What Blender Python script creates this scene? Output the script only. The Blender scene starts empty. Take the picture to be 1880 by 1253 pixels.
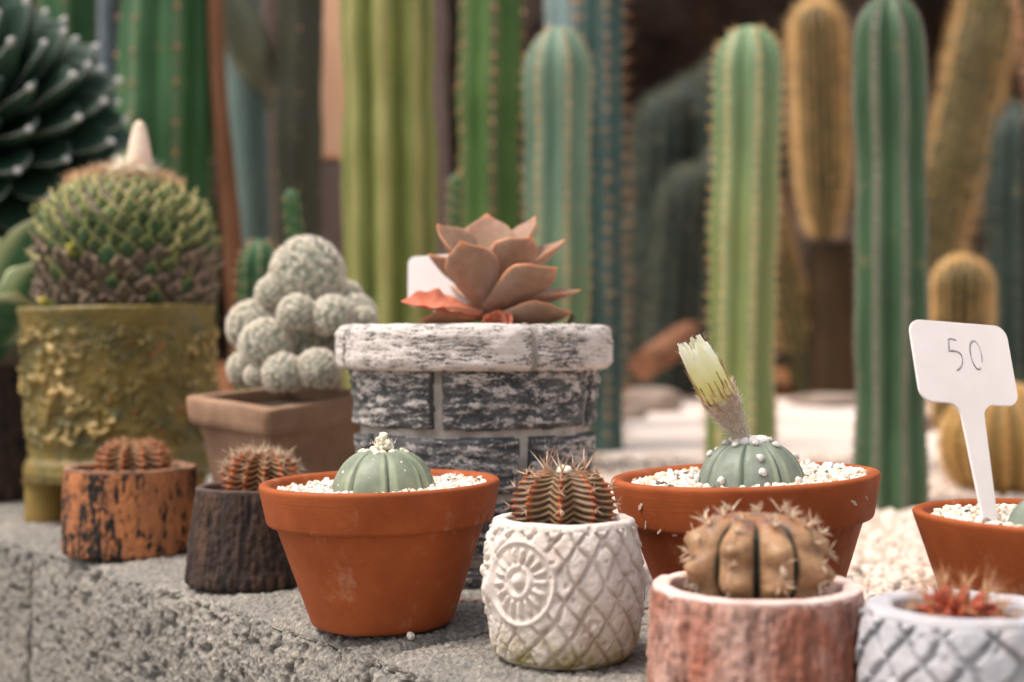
import bpy, bmesh, math, random
import numpy as np
from mathutils import Vector, Matrix, Quaternion

rng = np.random.default_rng(11)
random.seed(11)
R = math.radians
PI = math.pi
SC = bpy.context.scene
COL = SC.collection

# ------------------------------------------------------------------ camera, sky, sun, exposure
FPX = 50 / 36 * 1880          # focal length in photograph pixels
HC = 0.141                    # eye height above the ledge top (ledge top is z = 0)
cam_d = bpy.data.cameras.new("camera")
cam = bpy.data.objects.new("camera", cam_d)
COL.objects.link(cam)
cam.location = (0, 0, HC)
cam.rotation_euler = (R(90), 0, 0)
cam_d.lens = 50
cam_d.sensor_width = 36
cam_d.clip_start = 0.02
cam_d.clip_end = 600
cam_d.dof.use_dof = True
cam_d.dof.focus_distance = 0.68
cam_d.dof.aperture_fstop = 5.8
cam_d.dof.aperture_blades = 0
SC.camera = cam

SUN_EL, SUN_AZ = R(63), R(-104)     # azimuth measured from +Y towards +X: from the front left
w = bpy.data.worlds.new("World")
SC.world = w
w.use_nodes = True
wn = w.node_tree
for n_ in list(wn.nodes):
    wn.nodes.remove(n_)
sky = wn.nodes.new("ShaderNodeTexSky")
sky.sky_type = 'NISHITA'
sky.sun_disc = False
sky.sun_elevation = SUN_EL
sky.sun_rotation = SUN_AZ
sky.air_density = 1.0
sky.dust_density = 4.0
sky.ozone_density = 1.0
hs = wn.nodes.new("ShaderNodeHueSaturation")
hs.inputs['Saturation'].default_value = 0.35
bg = wn.nodes.new("ShaderNodeBackground")
bg.inputs['Strength'].default_value = 0.105
wo = wn.nodes.new("ShaderNodeOutputWorld")
wn.links.new(sky.outputs[0], hs.inputs['Color'])
wn.links.new(hs.outputs[0], bg.inputs['Color'])
wn.links.new(bg.outputs[0], wo.inputs['Surface'])

sd = bpy.data.lights.new("sun", 'SUN')
sun = bpy.data.objects.new("sun", sd)
COL.objects.link(sun)
sd.energy = 1.35
sd.angle = R(18)
sd.color = (1.0, 0.90, 0.80)
sdir = Vector((math.sin(SUN_AZ) * math.cos(SUN_EL), math.cos(SUN_AZ) * math.cos(SUN_EL), math.sin(SUN_EL)))
sun.rotation_euler = sdir.to_track_quat('Z', 'Y').to_euler()
sun.location = (0, 0, 5)

vs = SC.view_settings
vs.view_transform = 'Standard'
vs.look = 'None'
vs.gamma = 1
vs.use_curve_mapping = False
vs.exposure = 1.12


# ------------------------------------------------------------------ numeric helpers
def P(px, py, d):
    """a point at depth d seen at photograph pixel (px, py)"""
    return Vector(((px - 940) * d / FPX, d, HC - (py - 626.5) * d / FPX))


def sm(x, a, b):
    t = np.clip((x - a) / (b - a), 0, 1)
    return t * t * (3 - 2 * t)


def _h(ix, iy, iz, s):
    h = (ix.astype(np.int64) * 374761393 + iy.astype(np.int64) * 668265263 + iz.astype(np.int64) * 2147483647 + s * 974634777) & 0xffffffff
    h = ((h ^ (h >> 13)) * 1274126177) & 0xffffffff
    h = ((h ^ (h >> 16)) * 2246822519) & 0xffffffff
    return ((h ^ (h >> 15)) & 0xffffff) / float(0xffffff)


def vnoise(p, s=0):
    p = np.asarray(p, float)
    i = np.floor(p).astype(np.int64)
    f = p - i
    f = f * f * f * (f * (f * 6 - 15) + 10)
    r = 0
    for dx in (0, 1):
        for dy in (0, 1):
            for dz in (0, 1):
                wgt = (f[..., 0] if dx else 1 - f[..., 0]) * (f[..., 1] if dy else 1 - f[..., 1]) * (f[..., 2] if dz else 1 - f[..., 2])
                r = r + wgt * _h(i[..., 0] + dx, i[..., 1] + dy, i[..., 2] + dz, s)
    return r * 2 - 1


def fbm(p, octv=4, s=0, g=.5):
    p = np.asarray(p, float)
    a, t, r = 1., 0., 0
    for k in range(octv):
        r = r + a * vnoise(p * (2.03 ** k) + 17.3 * k, s + k)
        t += a
        a *= g
    return r / t


def cell(p, s=0):
    p = np.asarray(p, float)
    i = np.floor(p).astype(np.int64)
    best = np.full(p.shape[:-1], 9.)
    for dx in (-1, 0, 1):
        for dy in (-1, 0, 1):
            for dz in (-1, 0, 1):
                c = i + np.array([dx, dy, dz])
                q = np.stack([c[..., k] + _h(c[..., 0], c[..., 1], c[..., 2], s + 31 * k) for k in range(3)], -1)
                best = np.minimum(best, ((q - p) ** 2).sum(-1))
    return np.sqrt(best)


class MB:
    """collects pieces of geometry that become ONE mesh"""
    def __init__(s):
        s.V, s.F, s.A, s.B, s.M, s.n = [], [], [], [], [], 0

    def add(s, V, F, a=0., b=0., m=0):
        V = np.asarray(V, float).reshape(-1, 3)
        F = np.asarray(F, np.int64)
        s.V.append(V)
        s.F.append(F + s.n)
        s.A.append(np.broadcast_to(np.asarray(a, float).reshape(-1) if np.ndim(a) else a, (len(V),)))
        s.B.append(np.broadcast_to(np.asarray(b, float).reshape(-1) if np.ndim(b) else b, (len(V),)))
        s.M.append(np.full(len(F), m))
        s.n += len(V)
        return s

    def mesh(s, name, mats, smooth=True):
        me = bpy.data.meshes.new(name)
        V = np.concatenate(s.V)
        loops = np.concatenate([f.reshape(-1) for f in s.F])
        wid = np.concatenate([np.full(len(f), f.shape[1]) for f in s.F])
        st = np.concatenate([[0], np.cumsum(wid)[:-1]])
        me.vertices.add(len(V))
        me.vertices.foreach_set("co", V.astype(np.float32).reshape(-1))
        me.loops.add(len(loops))
        me.loops.foreach_set("vertex_index", loops.astype(np.int32))
        me.polygons.add(len(wid))
        me.polygons.foreach_set("loop_start", st.astype(np.int32))
        for m in (mats if isinstance(mats, (list, tuple)) else [mats]):
            me.materials.append(m)
        me.polygons.foreach_set("material_index", np.concatenate(s.M).astype(np.int32))
        me.polygons.foreach_set("use_smooth", np.full(len(wid), smooth))
        for nm, dat in (("a", s.A), ("b", s.B)):
            at = me.attributes.new(nm, 'FLOAT', 'POINT')
            at.data.foreach_set("value", np.concatenate(dat).astype(np.float32))
        me.update(calc_edges=True)
        return me


def gridf(nr, nc, wrap=True):
    """quads of nr rows by nc columns; columns wrap round"""
    j = np.arange(nr - 1)[:, None]
    i = np.arange(nc if wrap else nc - 1)[None, :]
    i2 = (i + 1) % nc
    return np.stack([j * nc + i, j * nc + i2, (j + 1) * nc + i2, (j + 1) * nc + i], -1).reshape(-1, 4)


def resample(pts, step):
    pts = np.asarray(pts, float)
    out = [pts[0]]
    for a, b in zip(pts[:-1], pts[1:]):
        k = max(1, int(round(np.linalg.norm(b - a) / step)))
        for t in range(1, k + 1):
            out.append(a + (b - a) * t / k)
    return np.array(out)


def rounded(pts, r, n=4):
    """round the inner corners of a profile polyline"""
    pts = [np.array(p, float) for p in pts]
    out = [pts[0]]
    for a, b, c in zip(pts[:-2], pts[1:-1], pts[2:]):
        la, lc = np.linalg.norm(a - b), np.linalg.norm(c - b)
        q = min(r, la * .48, lc * .48)
        p0, p2 = b + (a - b) / la * q, b + (c - b) / lc * q
        for t in np.linspace(0, 1, n + 1):
            out.append((1 - t) ** 2 * p0 + 2 * t * (1 - t) * b + t * t * p2)
    out.append(pts[-1])
    return np.array(out)


def ang(n):
    return np.linspace(-PI, PI, n, endpoint=False)


def lathe(prof, seg):
    """angle 0 faces -Y (the camera side), positive to +X"""
    al = ang(seg)
    prof = np.asarray(prof, float)
    r, z = prof[:, 0][:, None], prof[:, 1][:, None]
    V = np.stack([r * np.sin(al)[None], -r * np.cos(al)[None], z + 0 * al[None]], -1)
    return V, gridf(len(prof), seg)


def tube(path, rad, seg=6, cap=True):
    path = np.asarray(path, float)
    n = len(path)
    rad = np.broadcast_to(rad, (n,))
    T = np.gradient(path, axis=0)
    T /= np.linalg.norm(T, axis=1)[:, None] + 1e-12
    u = np.cross(T[0], [0, 0, 1.]) if abs(T[0][2]) < .9 else np.cross(T[0], [1., 0, 0])
    u /= np.linalg.norm(u)
    th = np.linspace(0, 2 * PI, seg, endpoint=False)
    V = np.zeros((n, seg, 3))
    for k in range(n):
        u = u - T[k] * np.dot(u, T[k])
        u /= np.linalg.norm(u) + 1e-12
        v = np.cross(T[k], u)
        V[k] = path[k] + rad[k] * (np.cos(th)[:, None] * u + np.sin(th)[:, None] * v)
    return V.reshape(-1, 3), gridf(n, seg)


def cones(B, D, L, W):
    """many thin three-sided spines at once"""
    B, D = np.asarray(B, float), np.asarray(D, float)
    D = D / (np.linalg.norm(D, axis=1)[:, None] + 1e-12)
    n = len(B)
    L = np.broadcast_to(L, (n,))[:, None]
    W = np.broadcast_to(W, (n,))[:, None]
    ref = np.where(np.abs(D[:, 2:3]) < .8, np.array([[0, 0, 1.]]), np.array([[1., 0, 0]]))
    u = np.cross(D, ref)
    u /= np.linalg.norm(u, axis=1)[:, None]
    v = np.cross(D, u)
    V = np.stack([B + W * u, B + W * (-.5 * u + .866 * v), B + W * (-.5 * u - .866 * v), B + D * L], 1)
    k = np.arange(n)[:, None] * 4
    Fc = np.concatenate([k + np.array([[0, 1, 3]]), k + np.array([[1, 2, 3]]), k + np.array([[2, 0, 3]])], 0)
    return V.reshape(-1, 3), Fc


def ico(sub=1):
    bm = bmesh.new()
    bmesh.ops.create_icosphere(bm, subdivisions=sub, radius=1)
    V = np.array([v.co[:] for v in bm.verts])
    F_ = np.array([[v.index for v in f.verts] for f in bm.faces])
    bm.free()
    return V, F_


ICO1, ICO2, ICO3 = ico(1), ico(2), ico(3)


def rrot(n):
    q = rng.normal(size=(n, 4))
    q /= np.linalg.norm(q, axis=1)[:, None]
    a, b, c_, d = q.T
    return np.stack([np.stack([1 - 2 * (c_ * c_ + d * d), 2 * (b * c_ - a * d), 2 * (b * d + a * c_)], -1),
                     np.stack([2 * (b * c_ + a * d), 1 - 2 * (b * b + d * d), 2 * (c_ * d - a * b)], -1),
                     np.stack([2 * (b * d - a * c_), 2 * (c_ * d + a * b), 1 - 2 * (b * b + c_ * c_)], -1)], 1)


def stones(pos, size, tmpl=None, jit=.22):
    T, Fc = tmpl or ICO1
    n = len(pos)
    size = np.broadcast_to(size, (n,))
    sc = rng.uniform(.6, 1.25, (n, 1, 3))
    V = T[None] * (1 + rng.uniform(-jit, jit, (n, len(T), 1))) * sc
    V = np.einsum('nij,nkj->nki', rrot(n), V) * size[:, None, None] + np.asarray(pos)[:, None, :]
    Fn = (np.arange(n)[:, None, None] * len(T) + Fc[None]).reshape(-1, 3)
    rnd = np.repeat(rng.random(n), len(T))
    return V.reshape(-1, 3), Fn, rnd


def frame(y, z_hint):
    """matrix whose local Y runs along y and local Z faces z_hint"""
    y = Vector(y).normalized()
    z = Vector(z_hint)
    z = (z - y * z.dot(y)).normalized()
    x = y.cross(z)
    return Matrix((x, y, z)).transposed()


def zframe(z):
    return Vector(z).normalized().to_track_quat('Z', 'Y').to_matrix()


# ------------------------------------------------------------------ object helpers
def thing(name, label, cat, loc=(0, 0, 0), rot=(0, 0, 0), group=None):
    o = bpy.data.objects.new(name, None)
    o.empty_display_size = .02
    COL.objects.link(o)
    o.location = loc
    o.rotation_euler = rot
    tag(o, label, cat, group)
    return o


def tag(o, label, cat, group=None):
    o['label'] = label
    o['category'] = cat
    if group:
        o['group'] = group
    return o


def part(name, me, parent=None, M=None, label=None, kind=None):
    o = bpy.data.objects.new(name, me)
    COL.objects.link(o)
    if parent is not None:
        o.parent = parent
    if M is not None:
        o.matrix_basis = M
    if label:
        o['label'] = label
    if kind:
        o['kind'] = kind
    return o


def LRS(loc, rot3=None, s=1.0):
    M = Matrix.Translation(loc)
    if rot3 is not None:
        M = M @ rot3.to_4x4()
    if not isinstance(s, (tuple, list)):
        s = (s, s, s)
    return M @ Matrix.Diagonal((*s, 1))


# ------------------------------------------------------------------ material helpers
def c(r, g, b):
    f = lambda v: ((v / 255 + .055) / 1.055) ** 2.4 if v > 10.3 else v / 255 / 12.92
    return (f(r), f(g), f(b), 1)


class N:
    def __init__(s, name):
        s.m = bpy.data.materials.new(name)
        s.m.use_nodes = True
        s.t = s.m.node_tree
        s.p = s.t.nodes['Principled BSDF']
        s._tc = s.t.nodes.new('ShaderNodeTexCoord')

    def put(s, sock, v):
        if isinstance(v, bpy.types.NodeSocket):
            s.t.links.new(v, sock)
        else:
            sock.default_value = v

    def co(s, sc=(1, 1, 1)):
        if sc == (1, 1, 1):
            return s._tc.outputs['Object']
        mp = s.t.nodes.new('ShaderNodeMapping')
        mp.inputs['Scale'].default_value = sc
        s.t.links.new(s._tc.outputs['Object'], mp.inputs['Vector'])
        return mp.outputs[0]

    def noise(s, scale, det=4, rough=.55, st=(1, 1, 1), dist=0):
        n = s.t.nodes.new('ShaderNodeTexNoise')
        s.t.links.new(s.co(st), n.inputs['Vector'])
        n.inputs['Scale'].default_value = scale
        n.inputs['Detail'].default_value = det
        n.inputs['Roughness'].default_value = rough
        n.inputs['Distortion'].default_value = dist
        return n.outputs['Fac']

    def vor(s, scale, st=(1, 1, 1), feat='F1'):
        n = s.t.nodes.new('ShaderNodeTexVoronoi')
        n.feature = feat
        s.t.links.new(s.co(st), n.inputs['Vector'])
        n.inputs['Scale'].default_value = scale
        return n.outputs['Distance']

    def attr(s, nm='a'):
        n = s.t.nodes.new('ShaderNodeAttribute')
        n.attribute_name = nm
        return n.outputs['Fac']

    def z(s):
        n = s.t.nodes.new('ShaderNodeSeparateXYZ')
        s.t.links.new(s._tc.outputs['Object'], n.inputs[0])
        return n.outputs['Z']

    def ma(s, op, a, b=0.):
        n = s.t.nodes.new('ShaderNodeMath')
        n.operation = op
        s.put(n.inputs[0], a)
        s.put(n.inputs[1], b)
        return n.outputs[0]

    def rg(s, v, a, b, o0=0., o1=1.):
        n = s.t.nodes.new('ShaderNodeMapRange')
        n.inputs['From Min'].default_value = a
        n.inputs['From Max'].default_value = b
        n.inputs['To Min'].default_value = o0
        n.inputs['To Max'].default_value = o1
        s.put(n.inputs['Value'], v)
        return n.outputs[0]

    def mix(s, f, a, b):
        n = s.t.nodes.new('ShaderNodeMix')
        n.data_type = 'RGBA'
        s.put(n.inputs[0], f)
        s.put(n.inputs[6], a)
        s.put(n.inputs[7], b)
        return n.outputs[2]

    def bump(s, h, st=.5, d=.001, nrm=None):
        n = s.t.nodes.new('ShaderNodeBump')
        n.inputs['Strength'].default_value = st
        n.inputs['Distance'].default_value = d
        s.put(n.inputs['Height'], h)
        if nrm is not None:
            s.t.links.new(nrm, n.inputs['Normal'])
        return n.outputs[0]

    def done(s, col, rough=.7, nrm=None, spec=.35, sss=0, sssr=.003, sheen=0):
        s.put(s.p.inputs['Base Color'], col)
        s.put(s.p.inputs['Roughness'], rough)
        s.p.inputs['Specular IOR Level'].default_value = spec
        if nrm is not None:
            s.t.links.new(nrm, s.p.inputs['Normal'])
        if sss:
            s.p.inputs['Subsurface Weight'].default_value = sss
            s.p.inputs['Subsurface Radius'].default_value = (sssr, sssr * .7, sssr * .4)
            s.p.inputs['Subsurface Scale'].default_value = 1
        if sheen:
            s.p.inputs['Sheen Weight'].default_value = sheen
        return s.m


def m_plain(name, c1, c2, scale=40, rough=.7, bs=0, bd=.001, st=(1, 1, 1), lo=.35, hi=.65, spec=.3, sss=0):
    k = N(name)
    f = k.rg(k.noise(scale, 5, .6, st), lo, hi)
    nr = k.bump(k.noise(bs, 5, .6, st), .6, bd) if bs else None
    return k.done(k.mix(f, c1, c2), rough, nr, spec, sss)


def m_rnd(name, stops, rough=.7, extra=None, spec=.3, sss=0):
    """colour picked by each piece's own random value"""
    k = N(name)
    r = k.t.nodes.new('ShaderNodeValToRGB')
    r.color_ramp.interpolation = 'CONSTANT' if extra == 'const' else 'LINEAR'
    while len(r.color_ramp.elements) < len(stops):
        r.color_ramp.elements.new(.5)
    for e, (p_, col) in zip(r.color_ramp.elements, stops):
        e.position = p_
        e.color = col
    k.t.links.new(k.attr('a'), r.inputs[0])
    v = k.noise(350, 4, .6)
    col = k.mix(k.rg(v, .4, .75, 0, .35), r.outputs[0], c(150, 128, 108))
    return k.done(col, rough, k.bump(k.noise(900, 3), .3, .0004), spec, sss)


def m_terracotta(name, dust=.3):
    k = N(name)
    base = k.mix(k.rg(k.noise(35, 6, .65), .35, .68), c(142, 68, 29), c(164, 83, 39))
    speck = k.rg(k.noise(700, 3, .7), .66, .74, 0, .35)
    col = k.mix(speck, base, c(206, 140, 98))
    dk = k.rg(k.noise(520, 3, .6, (1, 1, 1.5)), .30, .36, .45, 0)
    col = k.mix(dk, col, c(110, 42, 18))
    ds = k.ma('MULTIPLY', k.rg(k.noise(46, 8, .72, (1, 1, .8)), .58, .75), dust)
    col = k.mix(ds, col, c(214, 168, 138))
    h = k.ma('ADD', k.ma('MULTIPLY', k.noise(160, 3, .5, (.12, .12, 6)), .5), k.ma('MULTIPLY', k.noise(1300, 3, .6), .35))
    return k.done(col, k.rg(k.noise(60, 4), .3, .7, .62, .82), k.bump(h, .35, .0006), .3)


def m_concrete():
    k = N('rough_concrete')
    n1 = k.noise(300, 6, .75)
    base = k.mix(k.rg(k.noise(14, 5, .6), .35, .7), c(150, 144, 134), c(182, 172, 158))
    base = k.mix(k.rg(n1, .40, .58, .7, 0), base, c(98, 98, 97))
    base = k.mix(k.rg(k.noise(560, 3, .6), .56, .68, 0, .6), base, c(206, 192, 174))
    # paler grain tips, darker pits and gaps between the grains (recorded when the relief was built)
    base = k.mix(k.rg(k.attr('a'), .0, 1., 0, .55), base, c(88, 90, 92))
    base = k.mix(k.rg(k.attr('b'), .4, 1., 0, .45), base, c(202, 188, 170))
    base = k.mix(k.rg(k.noise(9, 4, .6), .62, .72, 0, .3), base, c(160, 112, 78))
    h = k.ma('ADD', k.ma('MULTIPLY', k.vor(420), .7), n1)
    return k.done(base, .92, k.bump(h, 1., .0014), .2)


def m_bark(name, deep, mid, high, lo, hi, st=(1, 1, .16), sc=230, rgh=.85, blotch=None, patch=0):
    """moulded bark: colour carried by the paint on the raised strips (attribute a) plus grain"""
    k = N(name)
    f = k.ma('ADD', k.ma('MULTIPLY', k.attr('a'), .75), k.ma('MULTIPLY', k.noise(sc, 5, .65, st), .9))
    f = k.ma('ADD', f, k.ma('MULTIPLY', k.noise(650, 3, .6), .35))
    if patch:
        f = k.ma('ADD', f, k.ma('MULTIPLY', k.ma('SUBTRACT', k.noise(26, 3, .55, (1, 1, .5)), .5), patch))
    col = k.mix(k.rg(f, lo, hi), deep, mid)
    col = k.mix(k.rg(k.noise(60, 4, .6, (1, 1, .4)), .45, .62), col, k.mix(k.rg(f, lo, hi), deep, high))
    if blotch:
        col = k.mix(k.rg(k.noise(28, 4, .6), .42, .6), col, k.mix(k.rg(f, lo - .1, hi), deep, blotch))
    return k.done(col, rgh, k.bump(k.ma('ADD', k.noise(420, 5, .65, st), k.noise(900, 3)), .5, .001), .25)


MT = {}
MT['concrete'] = m_concrete()
MT['terra1'] = m_terracotta('terracotta', .38)
MT['terra2'] = m_terracotta('terracotta_used', .28)
MT['lime'] = m_plain('lime_smear', c(186, 156, 140), c(206, 186, 172), 200, .9)
MT['pebble'] = m_rnd('pale_grit', [(0, c(240, 228, 212)), (.5, c(246, 238, 226)), (.78, c(226, 204, 178)), (.88, c(214, 190, 160)), (.965, c(120, 112, 106)), (.985, c(62, 62, 64))], .6, 'const', .35)
MT['bed_stone'] = m_rnd('bed_gravel', [(0, c(236, 219, 204)), (.45, c(226, 207, 192)), (.72, c(210, 190, 172)), (.90, c(172, 156, 142)), (.97, c(118, 110, 104))], .75, 'const', .25)


def m_bed():
    k = N('gravel_bed')
    f = k.noise(6, 5, .6)
    col = k.mix(k.rg(k.noise(70, 5, .7), .35, .68), c(233, 217, 206), c(222, 204, 191))
    col = k.mix(k.rg(f, .52, .66, 0, .3), col, c(216, 192, 172))
    col = k.mix(k.rg(k.noise(120, 4, .7), .62, .72, 0, .25), col, c(150, 138, 126))
    return k.done(col, .9, k.bump(k.vor(160), .6, .004), .2)


MT['bed'] = m_bed()
MT['soil_dark'] = m_plain('dark_soil', c(52, 44, 38), c(92, 80, 68), 160, .95, 300, .002)
MT['soil_brown'] = m_plain('leaf_litter_soil', c(92, 58, 34), c(142, 92, 52), 30, .95, 80, .01)
MT['bank'] = m_plain('shade_toned_rock', c(32, 26, 22), c(78, 60, 48), 5, .95, 14, .04, lo=.4, hi=.75)  # near-black colour stands in for the shaded opening behind the plants
MT['path'] = m_plain('path_paving', c(120, 112, 102), c(150, 140, 128), 12, .9, 90, .002)


def m_cactus(name, body, body2, ridge=None, rw=(.6, 1.), sc=18, rough=.55, low=None, zr=None, st=(1, 1, .4), sss=.08, bump=True):
    k = N(name)
    col = k.mix(k.rg(k.noise(sc, 5, .6, st), .35, .65), body, body2)
    if low is not None:
        col = k.mix(k.rg(k.ma('ADD', k.z(), k.ma('MULTIPLY', k.noise(9, 3), .06)), zr[0], zr[1], 1, 0), col, low)
    if ridge is not None:
        col = k.mix(k.rg(k.attr('a'), rw[0], rw[1]), col, ridge)
    col = k.mix(k.rg(k.noise(34, 5, .7, (1, 1, .3)), .5, .7, 0, .5), col, body)
    col = k.mix(k.rg(k.noise(26, 5, .75), .60, .70, 0, .5), col, c(138, 116, 78))
    return k.done(col, rough, k.bump(k.noise(160, 4), .25, .001) if bump else None, .35, sss, .004)


def m_astro(name, c1, c2, groove):
    k = N(name)
    col = k.mix(k.rg(k.noise(70, 4, .6), .35, .68), c1, c2)
    rib = k.rg(k.attr('b'), .55, .95, 0, .5)
    col = k.mix(k.ma('MULTIPLY', rib, k.rg(k.noise(45, 3), .4, .6)), col, c(176, 186, 150))
    col = k.mix(k.rg(k.attr('a'), .45, 1.), col, groove)
    fleck = k.rg(k.noise(1500, 2, .6), .70, .76, 0, .5)
    col = k.mix(fleck, col, c(206, 212, 190))
    return k.done(col, k.rg(k.noise(40, 4), .3, .7, .42, .6), k.bump(k.noise(700, 3), .25, .0004), .4, .12, .003)


MT['astro_front'] = m_astro('green_star_skin', c(112, 122, 102), c(144, 148, 124), c(62, 82, 60))
MT['astro_right'] = m_astro('grey_green_star_skin', c(110, 120, 106), c(130, 136, 122), c(66, 94, 68))
MT['wool'] = m_plain('white_wool', c(240, 228, 214), c(252, 246, 236), 500, .95, 900, .0006, spec=.1, sss=.3)
MT['wool_cream'] = m_plain('cream_wool', c(228, 212, 176), c(248, 240, 222), 600, .95, 900, .0006, spec=.1, sss=.3)
MT['hair'] = m_rnd('pale_hair', [(0, c(244, 232, 214)), (.55, c(232, 212, 194)), (1, c(190, 150, 140))], .8, None, .15)
MT['hairw'] = m_plain('white_hair', c(246, 236, 222), c(252, 246, 238), 300, .9, spec=.1)


def m_gymno():
    k = N('banded_brown_skin')
    bandn = k.attr('b')
    side = k.mix(k.rg(bandn, .35, .8), c(70, 50, 34), c(146, 120, 84))
    col = k.mix(k.rg(k.noise(110, 4, .6), .4, .65, 0, .5), side, c(104, 58, 36))
    col = k.mix(k.rg(k.attr('a'), .62, .9), col, k.mix(k.rg(k.noise(130, 4, .6), .4, .62), c(184, 88, 44), c(124, 62, 36)))
    return k.done(col, .5, k.bump(k.noise(600, 4), .3, .0005), .35, .08, .002)


MT['gymno'] = m_gymno()


def m_gymno_rust():
    k = N('rust_ribbed_skin')
    side = k.mix(k.rg(k.attr('b'), .35, .8), c(70, 42, 26), c(160, 118, 76))
    col = k.mix(k.rg(k.attr('a'), .55, .85), side, k.mix(k.rg(k.noise(130, 4), .4, .62), c(186, 92, 44), c(140, 66, 34)))
    return k.done(col, .55, k.bump(k.noise(600, 4), .3, .0005), .3, .08, .002)


MT['gymno_rust'] = m_gymno_rust()


def m_tan():
    k = N('tan_warty_skin')
    col = k.mix(k.rg(k.noise(110, 5, .6), .35, .65), c(132, 96, 68), c(182, 144, 106))
    col = k.mix(k.rg(k.noise(70, 4, .6), .56, .7, 0, .75), col, c(112, 78, 54))
    up = k.rg(k.ma('ADD', k.z(), k.ma('MULTIPLY', k.noise(90, 3), .012)), .018, .024)
    col = k.mix(up, col, k.mix(k.rg(k.noise(120, 3), .42, .58), c(112, 88, 82), c(156, 106, 66)))
    col = k.mix(k.rg(k.attr('a'), .45, .95), col, c(40, 48, 40))
    return k.done(col, .5, k.bump(k.noise(500, 4), .35, .0006), .35, .08, .002)


MT['tan'] = m_tan()
MT['spine_pale'] = m_rnd('pale_spine', [(0, c(226, 204, 176)), (.5, c(206, 176, 146)), (1, c(166, 118, 92))], .55, None, .35)
MT['spine_rust'] = m_rnd('rusty_spine', [(0, c(196, 142, 100)), (.5, c(176, 108, 74)), (1, c(222, 190, 152))], .6, None, .3)
MT['spine_gold'] = m_rnd('golden_spine', [(0, c(250, 200, 122)), (.5, c(242, 208, 152)), (1, c(232, 164, 80))], .6, None, .3)
MT['spine_peach'] = m_rnd('peach_spine', [(0, c(214, 168, 120)), (.5, c(190, 130, 92)), (1, c(224, 198, 160))], .6, None, .3)
MT['spine_dark'] = m_rnd('grey_brown_spine', [(0, c(92, 84, 74)), (.5, c(70, 68, 60)), (1, c(150, 124, 108))], .6, None, .3)


def m_owl(name, basec, base2, wash, moss=True):
    k = N(name)
    col = k.mix(k.rg(k.noise(90, 6, .65), .35, .65), basec, base2)
    col = k.mix(k.rg(k.noise(38, 6, .7), .52, .72, 0, .55), col, c(186, 164, 144))
    col = k.mix(k.rg(k.noise(700, 4, .7), .60, .70, 0, .6), col, c(168, 146, 124))
    # dirt washed into the mould lines
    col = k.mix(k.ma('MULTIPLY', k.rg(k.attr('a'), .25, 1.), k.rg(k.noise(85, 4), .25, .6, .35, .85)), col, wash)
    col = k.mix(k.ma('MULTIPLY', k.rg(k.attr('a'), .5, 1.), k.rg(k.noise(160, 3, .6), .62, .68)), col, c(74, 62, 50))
    if moss:
        lo = k.rg(k.ma('ADD', k.z(), k.ma('MULTIPLY', k.noise(70, 4, .6), .026)), .019, .034, .95, 0)
        col = k.mix(k.ma('MULTIPLY', lo, k.rg(k.noise(120, 4), .3, .6)), col, c(148, 134, 84))
        st = k.ma('MULTIPLY', k.rg(k.noise(33, 4, .6), .55, .68), k.rg(k.z(), .034, .02, 0, .6))
        col = k.mix(st, col, c(168, 138, 108))
    h = k.ma('ADD', k.noise(420, 5, .7), k.ma('MULTIPLY', k.noise(1300, 3, .6), .5))
    return k.done(col, .85, k.bump(h, .5, .0009), .22)


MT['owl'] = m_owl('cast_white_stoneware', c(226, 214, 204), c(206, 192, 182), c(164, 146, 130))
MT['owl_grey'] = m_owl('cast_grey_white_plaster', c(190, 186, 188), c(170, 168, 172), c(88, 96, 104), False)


def m_drybrush(name, dark, mid, white, lo, hi, st):
    k = N(name)
    f = k.noise(105, 6, .75, st)
    g = k.noise(560, 4, .7, (1, 1, 2.2))
    v = k.ma('ADD', k.ma('MULTIPLY', f, .75), k.ma('MULTIPLY', g, .55))
    v = k.ma('ADD', v, k.ma('MULTIPLY', k.attr('a'), .22))
    col = k.mix(k.rg(k.noise(60, 4), .35, .65), dark, mid)
    col = k.mix(k.rg(v, lo, hi), col, white)
    return k.done(col, .88, k.bump(k.ma('ADD', f, g), .6, .0016), .2)


MT['brick'] = m_drybrush('dry_brushed_brick', c(64, 66, 68), c(94, 93, 93), c(206, 196, 188), .735, .825, (1, 1, 3.4))
MT['brickrim'] = m_drybrush('dry_brushed_coping', c(66, 66, 68), c(104, 100, 98), c(220, 208, 200), .675, .76, (1, 1, 7))
MT['mortar'] = m_plain('pale_mortar', c(146, 138, 130), c(192, 182, 172), 70, .95, 300, .0012)


def m_gold():
    k = N('olive_gold_glaze')
    a = k.attr('a')
    f = k.ma('ADD', a, k.ma('MULTIPLY', k.rg(k.noise(110, 5, .65), .3, .7), .5))
    col = k.mix(k.rg(k.noise(36, 4, .6), .35, .65), c(96, 86, 38), c(132, 108, 46))
    col = k.mix(k.rg(k.noise(55, 4, .6), .56, .66, 0, .55), col, c(72, 84, 56))
    col = k.mix(k.rg(f, .85, 1.25), col, c(200, 168, 106))
    col = k.mix(k.rg(k.noise(65, 5, .6), .62, .70, 0, .7), col, c(168, 98, 52))
    return k.done(col, k.rg(k.noise(70, 3), .3, .7, .35, .6), k.bump(k.noise(260, 5), .5, .0016), .45)


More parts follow.
